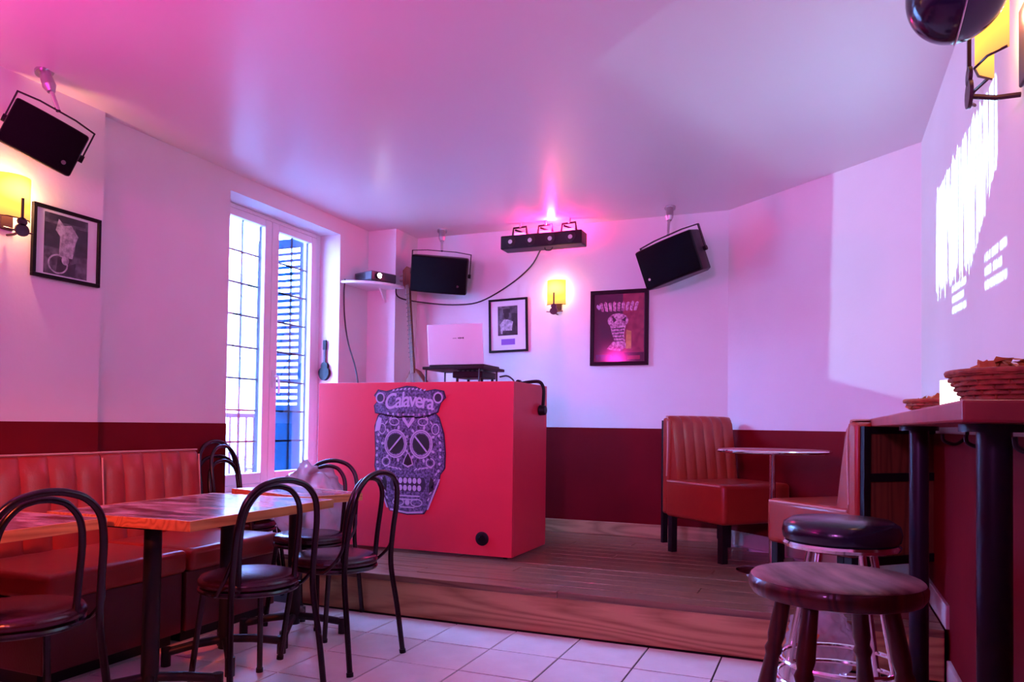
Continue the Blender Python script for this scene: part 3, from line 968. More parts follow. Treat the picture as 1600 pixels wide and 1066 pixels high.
# near left: hangs by the pier, turned to the room
s1 = speaker((-3.39, 2.435, 2.415), (R_(16), R_(21), R_(60)), 'black loudspeaker hanging above the square picture on the left pier', .315, .215, .19)
mount(s1, (-3.43, 2.455, ZC), .215)
s2_ = speaker((-2.98, 5.66, 2.36), (R_(14), R_(4), R_(22)), 'black loudspeaker on the back wall beside the balalaika', led=1)
mount(s2_, (-3.00, 5.72, ZC-.005))
s3 = speaker((-1.01, 5.62, 2.335), (R_(14), R_(-13), R_(-20)), 'black loudspeaker tilted above the red concert poster', led=-1)
mount(s3, (-1.06, 5.68, ZC-.005))
# round-bottomed pod by the right wall, hung from the ceiling
pod = empty('pendant_speaker', (.295, 2.20, 2.10), rot=(0, R_(10), 0))
tag(pod, 'glossy black round-bottomed pendant speaker at the top right', 'speaker')
prof = [(.004, 0)] + [(.118*math.sin(t*PI/2/12), .128*(1-math.cos(t*PI/2/12))) for t in range(1, 13)] + [(.120, .30), (.112, .345), (.06, .36), (.004, .36)]
MB().lathe(prof, 48).build('shell', 'pod_gloss', pod, angle=60)
rp = []
for t in range(25):
    a = -PI/2+PI*t/24
    rp.append((.02, .1285*math.sin(a) if False else .1185*math.cos(PI*t/24), .128-.1285*math.sin(PI*t/24)))
MB().tube([(.02, -.118, .34), (.02, -.1185, .128)]+[(.02, -.1185*math.cos(PI*t/20), .128-.1285*math.sin(PI*t/20)) for t in range(1, 20)]+[(.02, .1185, .128), (.02, .118, .34)], .0025, 6).build('seam', 'brushed_steel', pod)
MB().cyl((0, 0, .36), (-.05, 0, .645), .014, n=12).build('stem', 'black_iron', pod)

# ------------------------------------------------------------------ LED light bar
lb = empty('light_bar', (-2.09, 5.74, 2.585))
tag(lb, 'black stage light bar with four lamp heads glowing pink under the ceiling', 'stage light')
MB().bb(-.345, .345, -.075, .075, -.055, .055).build('housing', 'black_plastic', lb, smooth=False, bevel=.008)
for q in range(4):
    x = -.255+q*.17
    MB().cyl((x, -.082, 0), (x, -.074, 0), .042, n=22).build('lens_ring', 'black_iron', lb)
    MB().cyl((x, -.086, 0), (x, -.080, 0), .018, n=18).build('lens', 'chrome', lb)
for x in (-.20, .02, .22):
    h = MB()
    h.tube([(x-.07, 0, .056), (x-.06, 0, .13), (x+.05, 0, .135), (x+.06, 0, .056)], .009, 8)
    h.tube([(x-.055, .02, .12), (x+.06, .03, .075)], .008, 8)
    h.build('hanging_bracket', 'black_iron', lb)
    MB().bb(x-.045, x+.04, -.02, .05, .058, .085).build('led_strip', 'led_pink', lb, smooth=False)
    MB().cyl((x, 0, .13), (x, 0, ZC-2.585), .012, n=10).build('hanger', 'brushed_steel', lb)
MB().tube(smooth_path([(.02, -.02, -.055), (.03, -.02, -.075), (.07, -.02, -.078), (.09, -.02, -.055)]), .005).build('safety_loop', 'cable', lb)
lamp('light_bar_glow', 'POINT', (-2.02, 5.72, 2.71), 24.0, (1, .02, .20), .03)
lamp('light_bar_wash', 'SPOT', (-2.02, 5.62, 2.52), 14, (1, .06, .46), .03, aim=(-2.0, 5.93, 2.0), spot=80, blend=1)

# ------------------------------------------------------------------ sconces
def sconce(loc, rz, label, power=9):
    """local -y points into the room; bowed lit glass over a small iron guitar"""
    s = empty('wall_sconce', loc, rz)
    tag(s, label, 'wall lamp', 'glowing wall sconces with iron guitars')
    MB().bb(-.03, .03, -.010, -.001, -.11, .06).build('back_plate', 'iron_guitar', s, smooth=False, bevel=.004)
    b = MB()
    n = 12
    outer = [(.085*math.sin(-1.25+2.5*k/n), -.028-.075*math.cos(-1.25+2.5*k/n)) for k in range(n+1)]
    inner = [(.079*math.sin(-1.25+2.5*k/n), -.028-.069*math.cos(-1.25+2.5*k/n)) for k in range(n, -1, -1)]
    b.prism(outer+inner, .20, lambda u, v, w: (u, v, w-.06)).build('glass_shade', 'sconce_glass', s, angle=60)
    MB().tube([(-.08, -.055, -.06), (-.05, -.088, -.062), (0, -.105, -.064), (.05, -.088, -.062), (.08, -.055, -.06)], .003, 8).build('lower_rim', 'iron_guitar', s)
    g = empty('guitar_ornament', (0, -.112, -.115)); g.parent = s
    MB().prism(ell(0, -.005, .034, .030, 16), .008, lambda u, v, w: (u, -w, v)).build('lower_bout', 'iron_guitar', g)
    MB().prism(ell(0, .035, .024, .020, 14), .008, lambda u, v, w: (u, -w, v)).build('upper_bout', 'iron_guitar', g)
    MB().box((0, -.004, .095), (.010, .008, .10)).build('neck', 'iron_guitar', g, smooth=False)
    MB().tube([(-.07, .02, -.005), (-.03, 0, -.012), (.03, 0, -.012), (.07, .02, -.005)], .004, 6).build('wire', 'iron_guitar', g)
    MB().tube([(0, 0, -.01), (0, .05, -.02), (0, .10, -.02)], .006, 6).build('arm', 'iron_guitar', g)
    m = Matrix.Translation(loc) @ Matrix.Rotation(rz, 4, 'Z')
    lamp('sconce_bulb', 'POINT', m @ Vector((0, -.045, .05)), power, (1, .42, .20), .025)
    return s
sconce((-2.02, YB, 2.15), 0, 'glowing wall sconce on the back wall left of the red poster', 5)
sconce((XP, 2.395, 2.10), PI/2, 'glowing wall sconce beside the framed picture on the left pier', 14)
o = sconce((XR, 2.47, 2.215), -PI/2, 'glowing wall sconce high on the right wall by the projection', 4)
o.scale = (1.3, 1.2, 1.3)

# ------------------------------------------------------------------ pictures
def picture(name, loc, rz, w, h, label, bar=.022, mat_col='white_paper', tilt=0):
    p = empty(name, loc, rot=(0, tilt, rz))
    tag(p, label, 'picture')
    b = MB()
    b.bb(-w/2, w/2, -.022, -.002, h/2-bar, h/2); b.bb(-w/2, w/2, -.022, -.002, -h/2, -h/2+bar)
    b.bb(-w/2, -w/2+bar, -.022, -.002, -h/2+bar, h/2-bar); b.bb(w/2-bar, w/2, -.022, -.002, -h/2+bar, h/2-bar)
    b.build('frame', 'frame_black', p, smooth=False, bevel=.002)
    bk = MB().bb(-w/2+bar*.8, w/2-bar*.8, -.010, -.002, -h/2+bar*.8, h/2-bar*.8).build('backing_sheet', mat_col, p, smooth=False)
    return p, bk
def fp(parent, name, pts, m, lift):
    return MB().prism(pts, .0006, lambda u, v, w: (u, -.010-lift-w, v)).build(name, m, parent, smooth=False)
def rect2(x0, x1, z0, z1): return [(x0, z0), (x1, z0), (x1, z1), (x0, z1)]
def glaze(p, w, h, bar):
    MB().bb(-w/2+bar*.7, w/2-bar*.7, -.0165, -.0150, -h/2+bar*.7, h/2-bar*.7).build('glass', 'picture_glass', p, smooth=False)
# left pier: crouching figure photograph
p, k = picture('framed_photograph', (XP, 2.705, 1.98), PI/2, .375, .362, 'square framed grey photograph of a man on the left pier', .018)
fp(k, 'photo', rect2(-.125, .115, -.155, .150), 'print_mid', .0002)
fp(k, 'photo_dark', rect2(-.125, -.045, -.02, .10), 'print_dark', .001)
fp(k, 'photo_dark', rect2(.045, .115, -.04, .10), 'print_dark', .001)
fp(k, 'photo_dark', rect2(-.10, .10, .115, .150), 'print_dark', .001)
fp(k, 'photo_shirt', [(-.045, -.06), (.03, -.06), (.045, .02), (.06, .06), (.02, .11), (-.02, .10), (-.05, .13), (-.065, .07), (-.04, .04)], 'print_pale', .0018)
fp(k, 'photo_head', ell(-.01, -.075, .02, .024), 'print_pale', .0026)
fp(k, 'photo_dark', [(-.06, -.15), (.04, -.15), (.05, -.08), (0, -.10), (-.05, -.07)], 'print_dark', .0018)
ring('photo_hoop', -.05, -.10, .055, .05, .008, 'print_pale', .0125, k)
glaze(p, .375, .362, .018)
# back wall: small white-mounted photograph
p, k = picture('framed_photograph', (-2.462, YB, 1.942), 0, .355, .455, 'narrow framed photograph with white mount beside the laptop', .018, tilt=R_(-1.5))
fp(k, 'photo', rect2(-.095, .085, -.085, .165), 'print_mid', .0002)
fp(k, 'photo_dark', rect2(.03, .085, -.085, .10), 'print_dark', .001)
fp(k, 'photo_hat', rect2(-.045, .02, .105, .14), 'print_dark', .0018)
fp(k, 'photo_head', ell(-.015, .085, .024, .032), 'print_dark', .0012)
fp(k, 'photo_shirt', [(-.065, -.07), (.03, -.07), (.045, .03), (.0, .05), (-.04, .05), (-.075, .01)], 'print_pale', .0018)
fp(k, 'photo_dark', rect2(-.05, .035, -.085, -.045), 'print_dark', .0026)
fp(k, 'caption', rect2(-.065, .060, -.165, -.115), 'paper_purple', .0002)
glaze(p, .355, .455, .018)
# back wall: concert poster
p, k = picture('framed_poster', (-1.502, YB, 1.888), 0, .475, .605, 'large framed dark red concert poster on the back wall', .03, 'poster_ground')
fp(k, 'poster_red_field', rect2(.03, .20, -.22, .27), 'poster_red', .0002)
fp(k, 'poster_lower', rect2(-.20, .20, -.27, -.20), 'poster_ground', .001)
fp(k, 'poster_blue_band', rect2(-.19, -.06, -.265, -.215), 'poster_blue', .0018)
for q in range(9):     # spiky heading
    x = -.125+q*.030
    a = (q-4)*.14
    fp(k, 'heading_stroke', [(x-.010+a*.02, .135), (x+.012+a*.02, .13), (x+.016+a*.05, .20), (x+.002+a*.05, .205+.008*(q % 2)), (x-.012+a*.05, .195)], 'poster_ink', .0018)
fp(k, 'heading_heart', [(-.185, .165), (-.165, .145), (-.145, .175), (-.155, .190), (-.166, .180), (-.178, .192), (-.188, .182)], 'skull_pale', .0018)
fp(k, 'figure_skull', ell(-.01, .055, .085, .06, 18), 'poster_ink', .001)
fp(k, 'figure_body', [(-.075, .02), (.055, .02), (.04, -.06), (.06, -.16), (.0, -.19), (-.10, -.17), (-.04, -.10), (-.06, -.04)], 'poster_ink', .0012)
fp(k, 'figure_shade', [(-.06, .10), (-.02, .06), (-.045, .04)], 'poster_ground', .0026)
fp(k, 'figure_shade', [(.02, .06), (.06, .09), (.05, .045)], 'poster_ground', .0026)
for q in range(5):
    fp(k, 'rib', [(-.06+q*.003, -.005-q*.025), (.045-q*.003, .0-q*.025), (.045-q*.003, -.008-q*.025), (-.06+q*.003, -.012-q*.025)], 'poster_ground', .0026)
fp(k, 'painted_reflection', [(.055, -.17), (.10, -.17), (.10, -.03), (.06, -.02)], 'crisp', .0018)  # warm reflection in the poster glass, painted on as an orange strip
fp(k, 'small_print', rect2(.07, .17, -.255, -.225), 'poster_red', .0018)
glaze(p, .475, .605, .03)

# ------------------------------------------------------------------ bistro chairs
def make_chair(label, group):
    """seat centre over the origin, faces local -x, back on the +x side"""
    c = empty('bistro_chair')
    tag(c, label, 'chair', group)
    SZ = .455
    MB().lathe([(.02, SZ-.018), (.185, SZ-.018), (.196, SZ-.008), (.198, SZ+.006), (.188, SZ+.022), (.15, SZ+.032), (.05, SZ+.034), (.005, SZ+.034)], 40).build('seat_pad', 'chair_seat', c, angle=60)
    ringp = [(.188*math.cos(t*2*PI/36), .188*math.sin(t*2*PI/36), SZ-.028) for t in range(36)]
    MB().tube(ringp, .011, 8, True).build('seat_ring', 'black_metal', c)
    # outer hoop running down into the back legs
    half = [(.255, -.200, 0), (.225, -.190, .22), (.195, -.175, SZ-.03), (.205, -.172, .58), (.225, -.168, .70), (.240, -.150, .79), (.250, -.105, .845), (.254, -.05, .868)]
    pts = half + [(.255, 0, .874)] + [(x, -y, z) for x, y, z in half[::-1]]
    MB().tube(smooth_path(pts, 5), .0125, 10).build('back_hoop', 'black_metal', c)
    half = [(.140, -.118, SZ-.02), (.150, -.124, .58), (.168, -.124, .70), (.184, -.108, .775), (.192, -.070, .825), (.195, -.03, .842)]
    pts = half + [(.195, 0, .845)] + [(x, -y, z) for x, y, z in half[::-1]]
    MB().tube(smooth_path(pts, 5), .0115, 10).build('inner_hoop', 'black_metal', c)
    for sg in (-1, 1):
        MB().tube(smooth_path([(-.135, sg*.125, SZ-.03), (-.16, sg*.14, .22), (-.185, sg*.155, 0)]), .0125, 10).build('leg', 'black_metal', c)
        MB().tube(smooth_path([(.200, sg*.178, .57), (.17, sg*.19, .50), (.10, sg*.185, SZ-.02), (.06, sg*.18, SZ-.03)]), .008, 8).build('side_curl', 'black_metal', c)
        MB().cyl((-.185, sg*.155, 0), (-.1835, sg*.154, .018), .0155, n=12).build('foot_cap', 'black_plastic', c)
        MB().cyl((.255, sg*.200, 0), (.2525, sg*.199, .018), .0155, n=12).build('foot_cap', 'black_plastic', c)
    rp = [(.02+.165*math.cos(t*2*PI/32), .165*math.sin(t*2*PI/32), .235) for t in range(32)]
    return c
chA = make_chair('black hooped bistro chair at the near left table, nearest the camera', 'black bistro chairs')
chA.location = (-2.44, 1.715, 0); chA.rotation_euler = (0, 0, R_(-18))
def chair_at(loc, deg, label, z=0):
    c = copy_tree(chA)
    c['label'] = label
    c.location = (loc[0], loc[1], z)
    c.rotation_euler = (0, 0, R_(deg))
    return c
chair_at((-2.165, 2.485), -21, 'black hooped bistro chair in the middle of the long table side')
chair_at((-2.125, 3.02), -4, 'black hooped bistro chair in front of the skull sticker')
chair_at((-3.365, 3.80), 176, 'black bistro chair by the window, lower of the stacked pair')
chair_at((-3.345, 3.80), 183, 'black bistro chair by the window, upper of the stacked pair', .095)
chE = chair_at((-2.64, 3.51), 97, 'black bistro chair at the window end of the table under a plastic bag')

# ------------------------------------------------------------------ tables
def cafe_table(loc, rz, lx, ly, label, cols, h=.742):
    t = empty('cafe_table', loc, rz)
    tag(t, label, 'table', 'cafe tables with printed tops')
    th = .038
    MB().bb(-lx/2+.012, lx/2-.012, -ly/2+.012, ly/2-.012, h-th, h).build('top', 'tabletop_print', t, smooth=False)
    for sg in (-1, 1):
        MB().bb(sg*lx/2, sg*(lx/2-.012), -ly/2, ly/2, h-th, h+.0005).build('edge_band', 'table_edge', t, smooth=False, bevel=.002)
        o = MB().bb(-ly/2, ly/2, -lx/2+.012, lx/2-.012, h-th, h+.0005)
        MB().bb(-lx/2+.012, lx/2-.012, sg*ly/2, sg*(ly/2-.012), h-th, h+.0005).build('edge_band', 'table_edge', t, smooth=False, bevel=.002)
    for (cx, cy) in cols:
        MB().cyl((cx, cy, .055), (cx, cy, h-th-.012), .033, n=20).build('column', 'black_iron', t)
        MB().box((cx, cy, h-th-.006), (.28, .28, .010)).build('plate', 'black_iron', t, smooth=False)
        for k in range(4):
            a = R_(45)+k*PI/2
            d = Vector((math.cos(a), math.sin(a), 0))
            c0 = Vector((cx, cy, 0))
            p = [c0+d*.02+Vector((0, 0, .095)), c0+d*.12+Vector((0, 0, .085)), c0+d*.25+Vector((0, 0, .060))]
            f = MB().tube(p, .019, 10).build('foot', 'black_iron', t)
            e = c0+d*.25
            MB().cyl((e.x, e.y, 0), (e.x, e.y, .082), .021, n=14).build('foot_end', 'black_iron', f)
    return t
# corner at (-2.105, 2.09): the near end of the long table
T1 = (-2.435, 2.505)
cafe_table((T1[0], T1[1], 0), R_(2), .70, .90, 'cafe table with a red patterned top and wood edge, in the middle', [(.0, -.27), (-.10, .27)])
cafe_table((-2.535, 3.245, 0), R_(-17), .66, .34, 'cafe table with a glossy printed top nearest the stage', [(.0, .0)])
cafe_table((-2.74, 1.55, 0), R_(2), .70, .90, 'cafe table at the far left behind the nearest chair', [(0, -.25), (0, .25)])

# plastic bag on the chair at the end of the table
bm = bmesh.new()
bmesh.ops.create_icosphere(bm, subdivisions=5, radius=1.0)
for v in bm.verts:
    p = v.co.copy()
    n1 = noise.noise(p*2.1)+.5*noise.noise(p*5.0+Vector((3, 1, 2)))
    ridge = abs(noise.noise(p*3.3+Vector((7, 2, 1))))
    s_ = 1+.16*n1-.18*ridge
    v.co = Vector((p.x*.245*s_, p.y*.105*s_, p.z*.26*s_))
    if v.co.z < -.20: v.co.z = -.20
me = bpy.data.meshes.new('plastic_bag'); bm.to_mesh(me); bm.free()
me.polygons.foreach_set('use_smooth', [True]*len(me.polygons))
me.materials.append(MATS['clear_plastic'])
bag = bpy.data.objects.new('plastic_bag', me); COL.objects.link(bag)
bag.location = (-2.78, 3.70, .60)
tag(bag, 'crumpled clear plastic bag slumped over a chair back beyond the table', 'bag')

# ------------------------------------------------------------------ benches on the left
def bench(y0, y1, label, ribs, xb=-3.52):
    b0 = empty('upholstered_bench', (-3.2, (y0+y1)/2, 0))
    tag(b0, label, 'bench', 'red vinyl wall benches')
    ym = (y0+y1)/2; hw = (y1-y0)/2-.004
    def lb_(x0, x1, z0, z1, inset=0): return MB().bb(x0+3.2, x1+3.2, -hw+inset, hw-inset, z0, z1)
    lb_(-3.50, -2.865, .355, .468).build('seat_cushion', 'red_vinyl', b0, bevel=.028, seg=4)
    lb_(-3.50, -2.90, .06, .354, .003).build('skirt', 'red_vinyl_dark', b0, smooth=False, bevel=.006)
    lb_(-3.48, -2.95, 0, .06, .02).build('plinth', 'black_plastic', b0, smooth=False)
    n = ribs
    for k in range(n):
        a0 = -hw+k*2*hw/n; a1 = a0+2*hw/n
        p = [(-3.50, .44), (-3.42, .46), (-3.44, .70), (-3.475, .925), (-3.555, .93)]
        q = []
        m = 8
        for j in range(m+1):
            t = j/m
            bul = .018*math.sin(PI*t)**.6 if 0 < t < 1 else 0
            q.append((a0+(a1-a0)*t, bul))
        b = MB()
        prof = [(-3.565, .44), (-3.43, .46), (-3.445, .60), (-3.465, .80), (-3.485, .905), (-3.505, .925), (-3.565, .928)]
        if y1 > 2.95: prof = [(x-.02, z) for x, z in prof]
        vs = []; fs = []
        for (yy, bul) in q:
            for i, (x, z) in enumerate(prof):
                bb_ = bul if 1 <= i <= 4 else bul*.3
                vs.append((x+3.2+bb_, yy, z))
        L_ = len(prof)
        for j in range(m):
            for i in range(L_-1):
                fs.append((j*L_+i, j*L_+i+1, (j+1)*L_+i+1, (j+1)*L_+i))
        fs.append(tuple(range(L_))); fs.append(tuple(range(m*L_, (m+1)*L_)))
        b._add(vs, fs)
        b.build('back_channel', 'red_vinyl', b0, angle=50)
    MB().tube([(-.285 if y1 < 2.95 else -.305, -hw, .926), (-.285 if y1 < 2.95 else -.305, hw, .926)], .005, 6).build('piping', 'piping', b0)
    MB().tube([(-.262, hw, .50), (-.29, hw, .90)] if y1 > 2.95 else [(-.24, hw, .50), (-.268, hw, .90)], .005, 6).build('piping', 'piping', b0)
bench(2.13, 2.862, 'red vinyl wall bench on the left, nearer the camera', 5)
bench(2.875, 3.545, 'red vinyl wall bench on the left, next to the window', 5)

# ------------------------------------------------------------------ stage seats
def stage_seat(loc, ang, label, depth=.60, width=.60, seat=.505, back=.945):
    """faces local +x, room side is local -y; origin on the stage under the back room-side corner"""
    s = empty('banquette', loc, ang)
    tag(s, label, 'seat', 'red vinyl booth seats on the stage')
    MB().bb(0, depth, 0, width, .245, seat).build('seat_block', 'red_vinyl', s, bevel=.03, seg=4)
    for (x, y) in ((.04, .04), (depth-.05, .04), (.04, width-.05), (depth-.05, width-.05)):
        MB().bb(x-.022, x+.022, y-.022, y+.022, 0, .25).build('leg', 'black_iron', s, smooth=False)
    # padded back with vertical channels on its front
    MB().bb(-.035, .035, 0, width, .26, back-.01).build('back_shell', 'red_vinyl', s, bevel=.02, seg=3)
    n = 6
    for k in range(n):
        y0 = .02+k*(width-.04)/n; y1 = y0+(width-.04)/n
        vs = []; fs = []; m = 6
        prof = [(.03, seat-.02), (.115, seat-.01), (.085, seat+.20), (.055, back-.05), (.03, back-.01), (.0, back)]
        for j in range(m+1):
            t = j/m
            bul = .010*(math.sin(PI*t)**.6 if 0 < t < 1 else 0)
            for i, (x, z) in enumerate(prof):
                vs.append((x+bul, y0+(y1-y0)*t, z+(bul*.3 if i > 2 else 0)))
        L_ = len(prof)
        for j in range(m):
            for i in range(L_-1):
                fs.append((j*L_+i, j*L_+i+1, (j+1)*L_+i+1, (j+1)*L_+i))
        fs.append(tuple(range(L_))); fs.append(tuple(range(m*L_, (m+1)*L_)))
        MB()._add(vs, fs).build('back_channel', 'red_vinyl', s, angle=50)
    MB().tube([(.03, -.002, seat-.012), (depth-.03, -.002, seat-.012)], .006, 6).build('piping', 'piping', s)
    MB().tube(smooth_path([(.02, .0, seat+.02), (.03, 0, .80), (.02, .01, back-.02), (.0, .05, back), (.0, width-.05, back), (.02, width-.01, back-.02)], 4), .005, 6).build('piping', 'piping', s)
    # open wooden frame on the rear
    b = MB()
    b.bb(-.060, -.034, 0.015, .055, .05, back-.03); b.bb(-.060, -.034, width-.055, width-.015, .05, back-.03)
    b.bb(-.060, -.034, .055, width-.055, back-.065, back-.03); b.bb(-.060, -.034, .055, width-.055, .62, .66); b.bb(-.060, -.034, .055, width-.055, .22, .26)
    b.build('rear_frame', 'black_plastic', s, smooth=False)
    for z0, z1 in ((.26, .62), (.66, back-.065)):
        MB().bb(-.046, -.036, .055, width-.055, z0, z1).build('rear_panel', 'panel_wood', s, smooth=False)
    return s
# first seat: faces along the oblique wall
a1 = math.atan2(-.667, .745)
stage_seat((-1.02, 5.355, STZ), a1, 'red vinyl seat with fluted back against the dado on the stage', .60, .58)
# second seat faces the first one; mirrored about the table
def mirror_seat():
    s = stage_seat((0, 0, 0), 0, 'red vinyl seat seen from behind with wood panelled rear, by the counter', .60, .56, .485, .915)
    for ch in s.children:
        me = ch.data
        for v in me.vertices:
            v.co.x = -v.co.x
        bm_ = bmesh.new(); bm_.from_mesh(me); bmesh.ops.reverse_faces(bm_, faces=bm_.faces); bm_.to_mesh(me); bm_.free()
    return s
s = mirror_seat()
s.location = (.135, 4.0, STZ); s.rotation_euler = (0, 0, math.atan2(-.714, .70))

rtab = empty('round_table', (-.275, 4.86, STZ))
tag(rtab, 'small round table on a chrome post between the two stage seats', 'table')
MB().lathe([(.01, .718), (.30, .718), (.322, .724), (.325, .735), (.318, .742), (.01, .742)], 48).build('top', 'counter_top', rtab, angle=50)
rp = [(.326*math.cos(t*2*PI/48), .326*math.sin(t*2*PI/48), .731) for t in range(48)]
MB().tube(rp, .010, 8, True).build('rim', 'chrome', rtab)
MB().cyl((0, 0, .02), (0, 0, .718), .019, n=18).build('post', 'chrome', rtab)
MB().lathe([(.21, 0), (.21, .008), (.06, .028), (.03, .05), (.02, .05)], 36).build('base', 'chrome', rtab)

# ------------------------------------------------------------------ counter on the right
ctr = empty('wall_counter', (.22, 1.48, 0))
tag(ctr, 'narrow red topped standing counter along the right wall', 'counter')
MB().bb(0, XR-.22-.008, 0, 2.74, 1.114, 1.153).build('top', 'counter_top', ctr, smooth=False, bevel=.005)
for (x, y) in ((.085, .21), (.085, 1.42)):
    MB().cyl((x, y, 0), (x, y, 1.10), .030, n=26).build('leg', 'pole_paint', ctr)
    MB().cyl((x, y, 1.098), (x, y, 1.113), .06, n=26).build('leg_flange', 'pole_paint', ctr)
    MB().cyl((x, y, 0), (x, y, .012), .055, n=26).build('leg_foot', 'pole_paint', ctr)
for y in (.12, .62, 1.0):
    h = MB()
    h.tube(smooth_path([(.16, y, 1.113), (.16, y, 1.085), (.135, y, 1.062), (.105, y, 1.07), (.10, y, 1.09)]), .005, 8)
    h.build('bag_hook', 'black_iron', ctr)

def basket(loc, r0, r1, h, label, rows):
    k = empty('wicker_basket', loc)
    tag(k, label, 'basket', 'wicker baskets on the counter')
    for j in range(rows):
        t = j/(rows-1)
        r = r0+(r1-r0)*t; z = .006+t*(h-.010)
        pts = []
        n = 48
        for i in range(n):
            a = 2*PI*i/n
            rr = r+.004*math.cos(a*12+PI*(j % 2))
            pts.append((rr*math.cos(a), rr*math.sin(a), z))
        MB().tube(pts, h/rows*.55, 6, True).build('weaver', 'wicker', k)
    for i in range(24):
        a = 2*PI*i/24
        MB().tube([(r0*math.cos(a), r0*math.sin(a), .004), (r1*math.cos(a), r1*math.sin(a), h)], .003, 5).build('stake', 'wicker', k)
    MB().tube([((r1+.003)*math.cos(2*PI*i/48), (r1+.003)*math.sin(2*PI*i/48), h) for i in range(48)], .006, 8, True).build('rim', 'wicker', k)
    MB().cyl((0, 0, .001), (0, 0, .007), r0, n=32).build('base', 'wicker', k)
    return k
def crisps(loc, r, n, h, label):
    b = MB()
    for i in range(n):
        a = random.uniform(0, 2*PI); q = r*math.sqrt(random.random())
        c = Vector((q*math.cos(a), q*math.sin(a), h*(1-(q/r)**2)*random.uniform(.3, 1)))
        R3 = Matrix.Rotation(random.uniform(0, 6), 3, 'Z') @ Matrix.Rotation(random.uniform(-.9, .9), 3, 'X') @ Matrix.Rotation(random.uniform(-.9, .9), 3, 'Y')
        vs = []
        for u in range(4):
            for w in range(4):
                x, y = (u-1.5)*.012, (w-1.5)*.010
                vs.append(c+R3 @ Vector((x, y, 6*x*x*1.5-5*y*y)))
        fs = [(u*4+w, u*4+w+1, (u+1)*4+w+1, (u+1)*4+w) for u in range(3) for w in range(3)]
        b._add(vs, fs)
    o = b.build('crisps', 'crisp')
    o.location = loc
    tag(o, label, 'crisps', kind='stuff')
CT = 1.153
basket((.375, 1.88, CT), .085, .120, .070, 'large wicker basket of crisps at the near end of the counter', 7)
crisps((.375, 1.88, CT+.045), .10, 130, .055, 'heap of golden crisps in the large wicker basket')
basket((.37, 3.02, CT), .06, .095, .05, 'small wicker basket further along the counter', 5)
crisps((.37, 3.02, CT+.03), .075, 70, .04, 'golden crisps in the small wicker basket')
cd = empty('candle_glass', (.315, 2.27, CT))
tag(cd, 'brightly lit white candle holder between the two baskets', 'candle')
MB().lathe([(.026, 0), (.028, .004), (.028, .078), (.025, .078), (.024, .01), (.005, .008)], 28).build('holder', 'candle_glow', cd, angle=60)
MB().lathe([(.022, .012), (.022, .05), (.002, .052)], 20).build('wax', 'white_paper', cd)
MB().tube([(0, 0, .05), (.001, 0, .062)], .0015, 5).build('wick', 'skull_black', cd)

# ------------------------------------------------------------------ stools
ws = empty('wooden_stool', (.03, 1.885, 0), R_(20))
tag(ws, 'worn round wooden bar stool with turned legs in the foreground', 'stool')
MB().lathe([(.01, .718), (.160, .718), (.180, .724), (.188, .736), (.189, .752), (.184, .762), (.01, .7625)], 48).build('seat', 'leg_wood', ws, angle=35)
MB().lathe([(.01, .7625), (.184, .7625), (.180, .766), (.12, .765), (.01, .763)], 48).build('seat_face', 'stool_worn', ws, angle=50)
for k in range(4):
    a = R_(45)+k*PI/2
    d = Vector((math.cos(a), math.sin(a), 0))
    t0, t1 = d*.120+Vector((0, 0, .72)), d*.262
    P = []; Rr = []
    for (t, r) in ((0, .020), (.05, .021), (.16, .024), (.19, .019), (.21, .025), (.23, .019), (.36, .026), (.46, .027), (.50, .020), (.52, .026), (.54, .020), (.75, .024), (.92, .018), (1, .016)):
        P.append(t0+(t1-t0)*t); Rr.append(r*.86)
    MB().tube(P, Rr, 14).build('leg', 'leg_wood', ws, angle=70)
def leg_pt(k, z):
    a = R_(45)+k*PI/2
    t = (.72-z)/.72
    r = .120+.142*t
    return Vector((r*math.cos(a), r*math.sin(a), z))
for k in range(4):
    z = .30 if k % 2 else .38
    p0, p1 = leg_pt(k, z), leg_pt((k+1) % 4, z)
    MB().tube([p0, p0*.7+p1*.3, (p0+p1)/2, p0*.3+p1*.7, p1], [.009, .013, .015, .013, .009], 10).build('stretcher', 'leg_wood', ws)

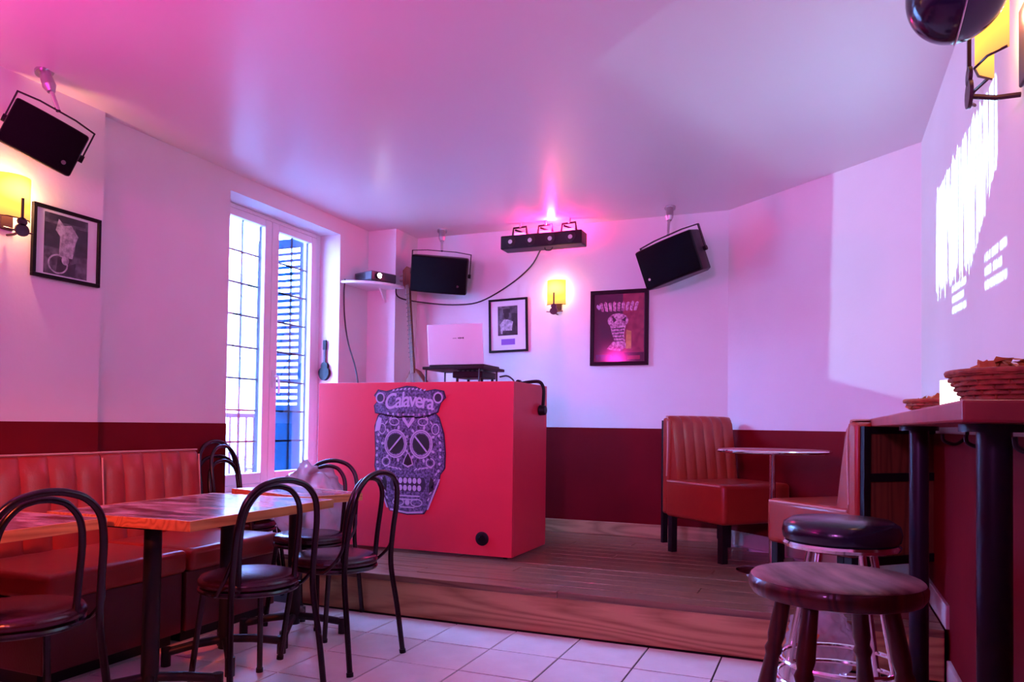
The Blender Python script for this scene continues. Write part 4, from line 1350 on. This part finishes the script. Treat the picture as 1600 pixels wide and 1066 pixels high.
bs = empty('bar_stool', (.06, 2.77, 0), R_(10))
tag(bs, 'round bar stool with black padded seat on chrome legs', 'stool')
MB().lathe([(.01, .725), (.17, .725), (.182, .735), (.186, .758), (.180, .785), (.155, .800), (.08, .806), (.005, .806)], 48).build('cushion', 'black_vinyl', bs, angle=60)
MB().lathe([(.01, .700), (.150, .700), (.180, .708), (.184, .718), (.178, .726), (.01, .726)], 48).build('seat_band', 'chrome', bs, angle=50)
for k in range(4):
    a = R_(45)+k*PI/2
    d = Vector((math.cos(a), math.sin(a), 0))
    MB().tube([d*.115+Vector((0, 0, .70)), d*.165+Vector((0, 0, .45)), d*.255+Vector((0, 0, .012))], .0125, 12).build('leg', 'chrome', bs)
    MB().cyl(d*.2575+Vector((0, 0, 0)), d*.2515+Vector((0, 0, .03)), .016, n=12).build('foot_cap', 'black_plastic', bs)
for z in (.27, .33):
    r = .165+.09*(.45-z)/.438
    MB().tube([(r*math.cos(2*PI*i/40), r*math.sin(2*PI*i/40), z) for i in range(40)], .008, 8, True).build('foot_ring', 'chrome', bs)

# clear plastic bag left on the floor behind the stools
bm = bmesh.new()
bmesh.ops.create_icosphere(bm, subdivisions=5, radius=1.0)
for v in bm.verts:
    p = v.co.copy()
    n1 = noise.noise(p*2.6+Vector((9, 4, 2)))+.5*noise.noise(p*6.0+Vector((1, 8, 2)))
    s_ = 1+.15*n1-.20*abs(noise.noise(p*3.7+Vector((2, 5, 8))))
    v.co = Vector((p.x*.15*s_, p.y*.11*s_, p.z*.19*s_))
    v.co.z = max(v.co.z, -.15)
me = bpy.data.meshes.new('plastic_sack'); bm.to_mesh(me); bm.free()
me.polygons.foreach_set('use_smooth', [True]*len(me.polygons))
me.materials.append(MATS['clear_plastic'])
sack = bpy.data.objects.new('plastic_sack', me); COL.objects.link(sack)
sack.location = (-.005, 3.62, .151)
tag(sack, 'small clear plastic sack on the tiles behind the stools', 'bag')
mat('orange_card', srgb('d8642c'), .6)
MB().box((-.03, -.112, .06), (.045, .006, .045), Matrix.Rotation(.4, 3, 'Y')).build('orange_tag', 'orange_card', sack, smooth=False)
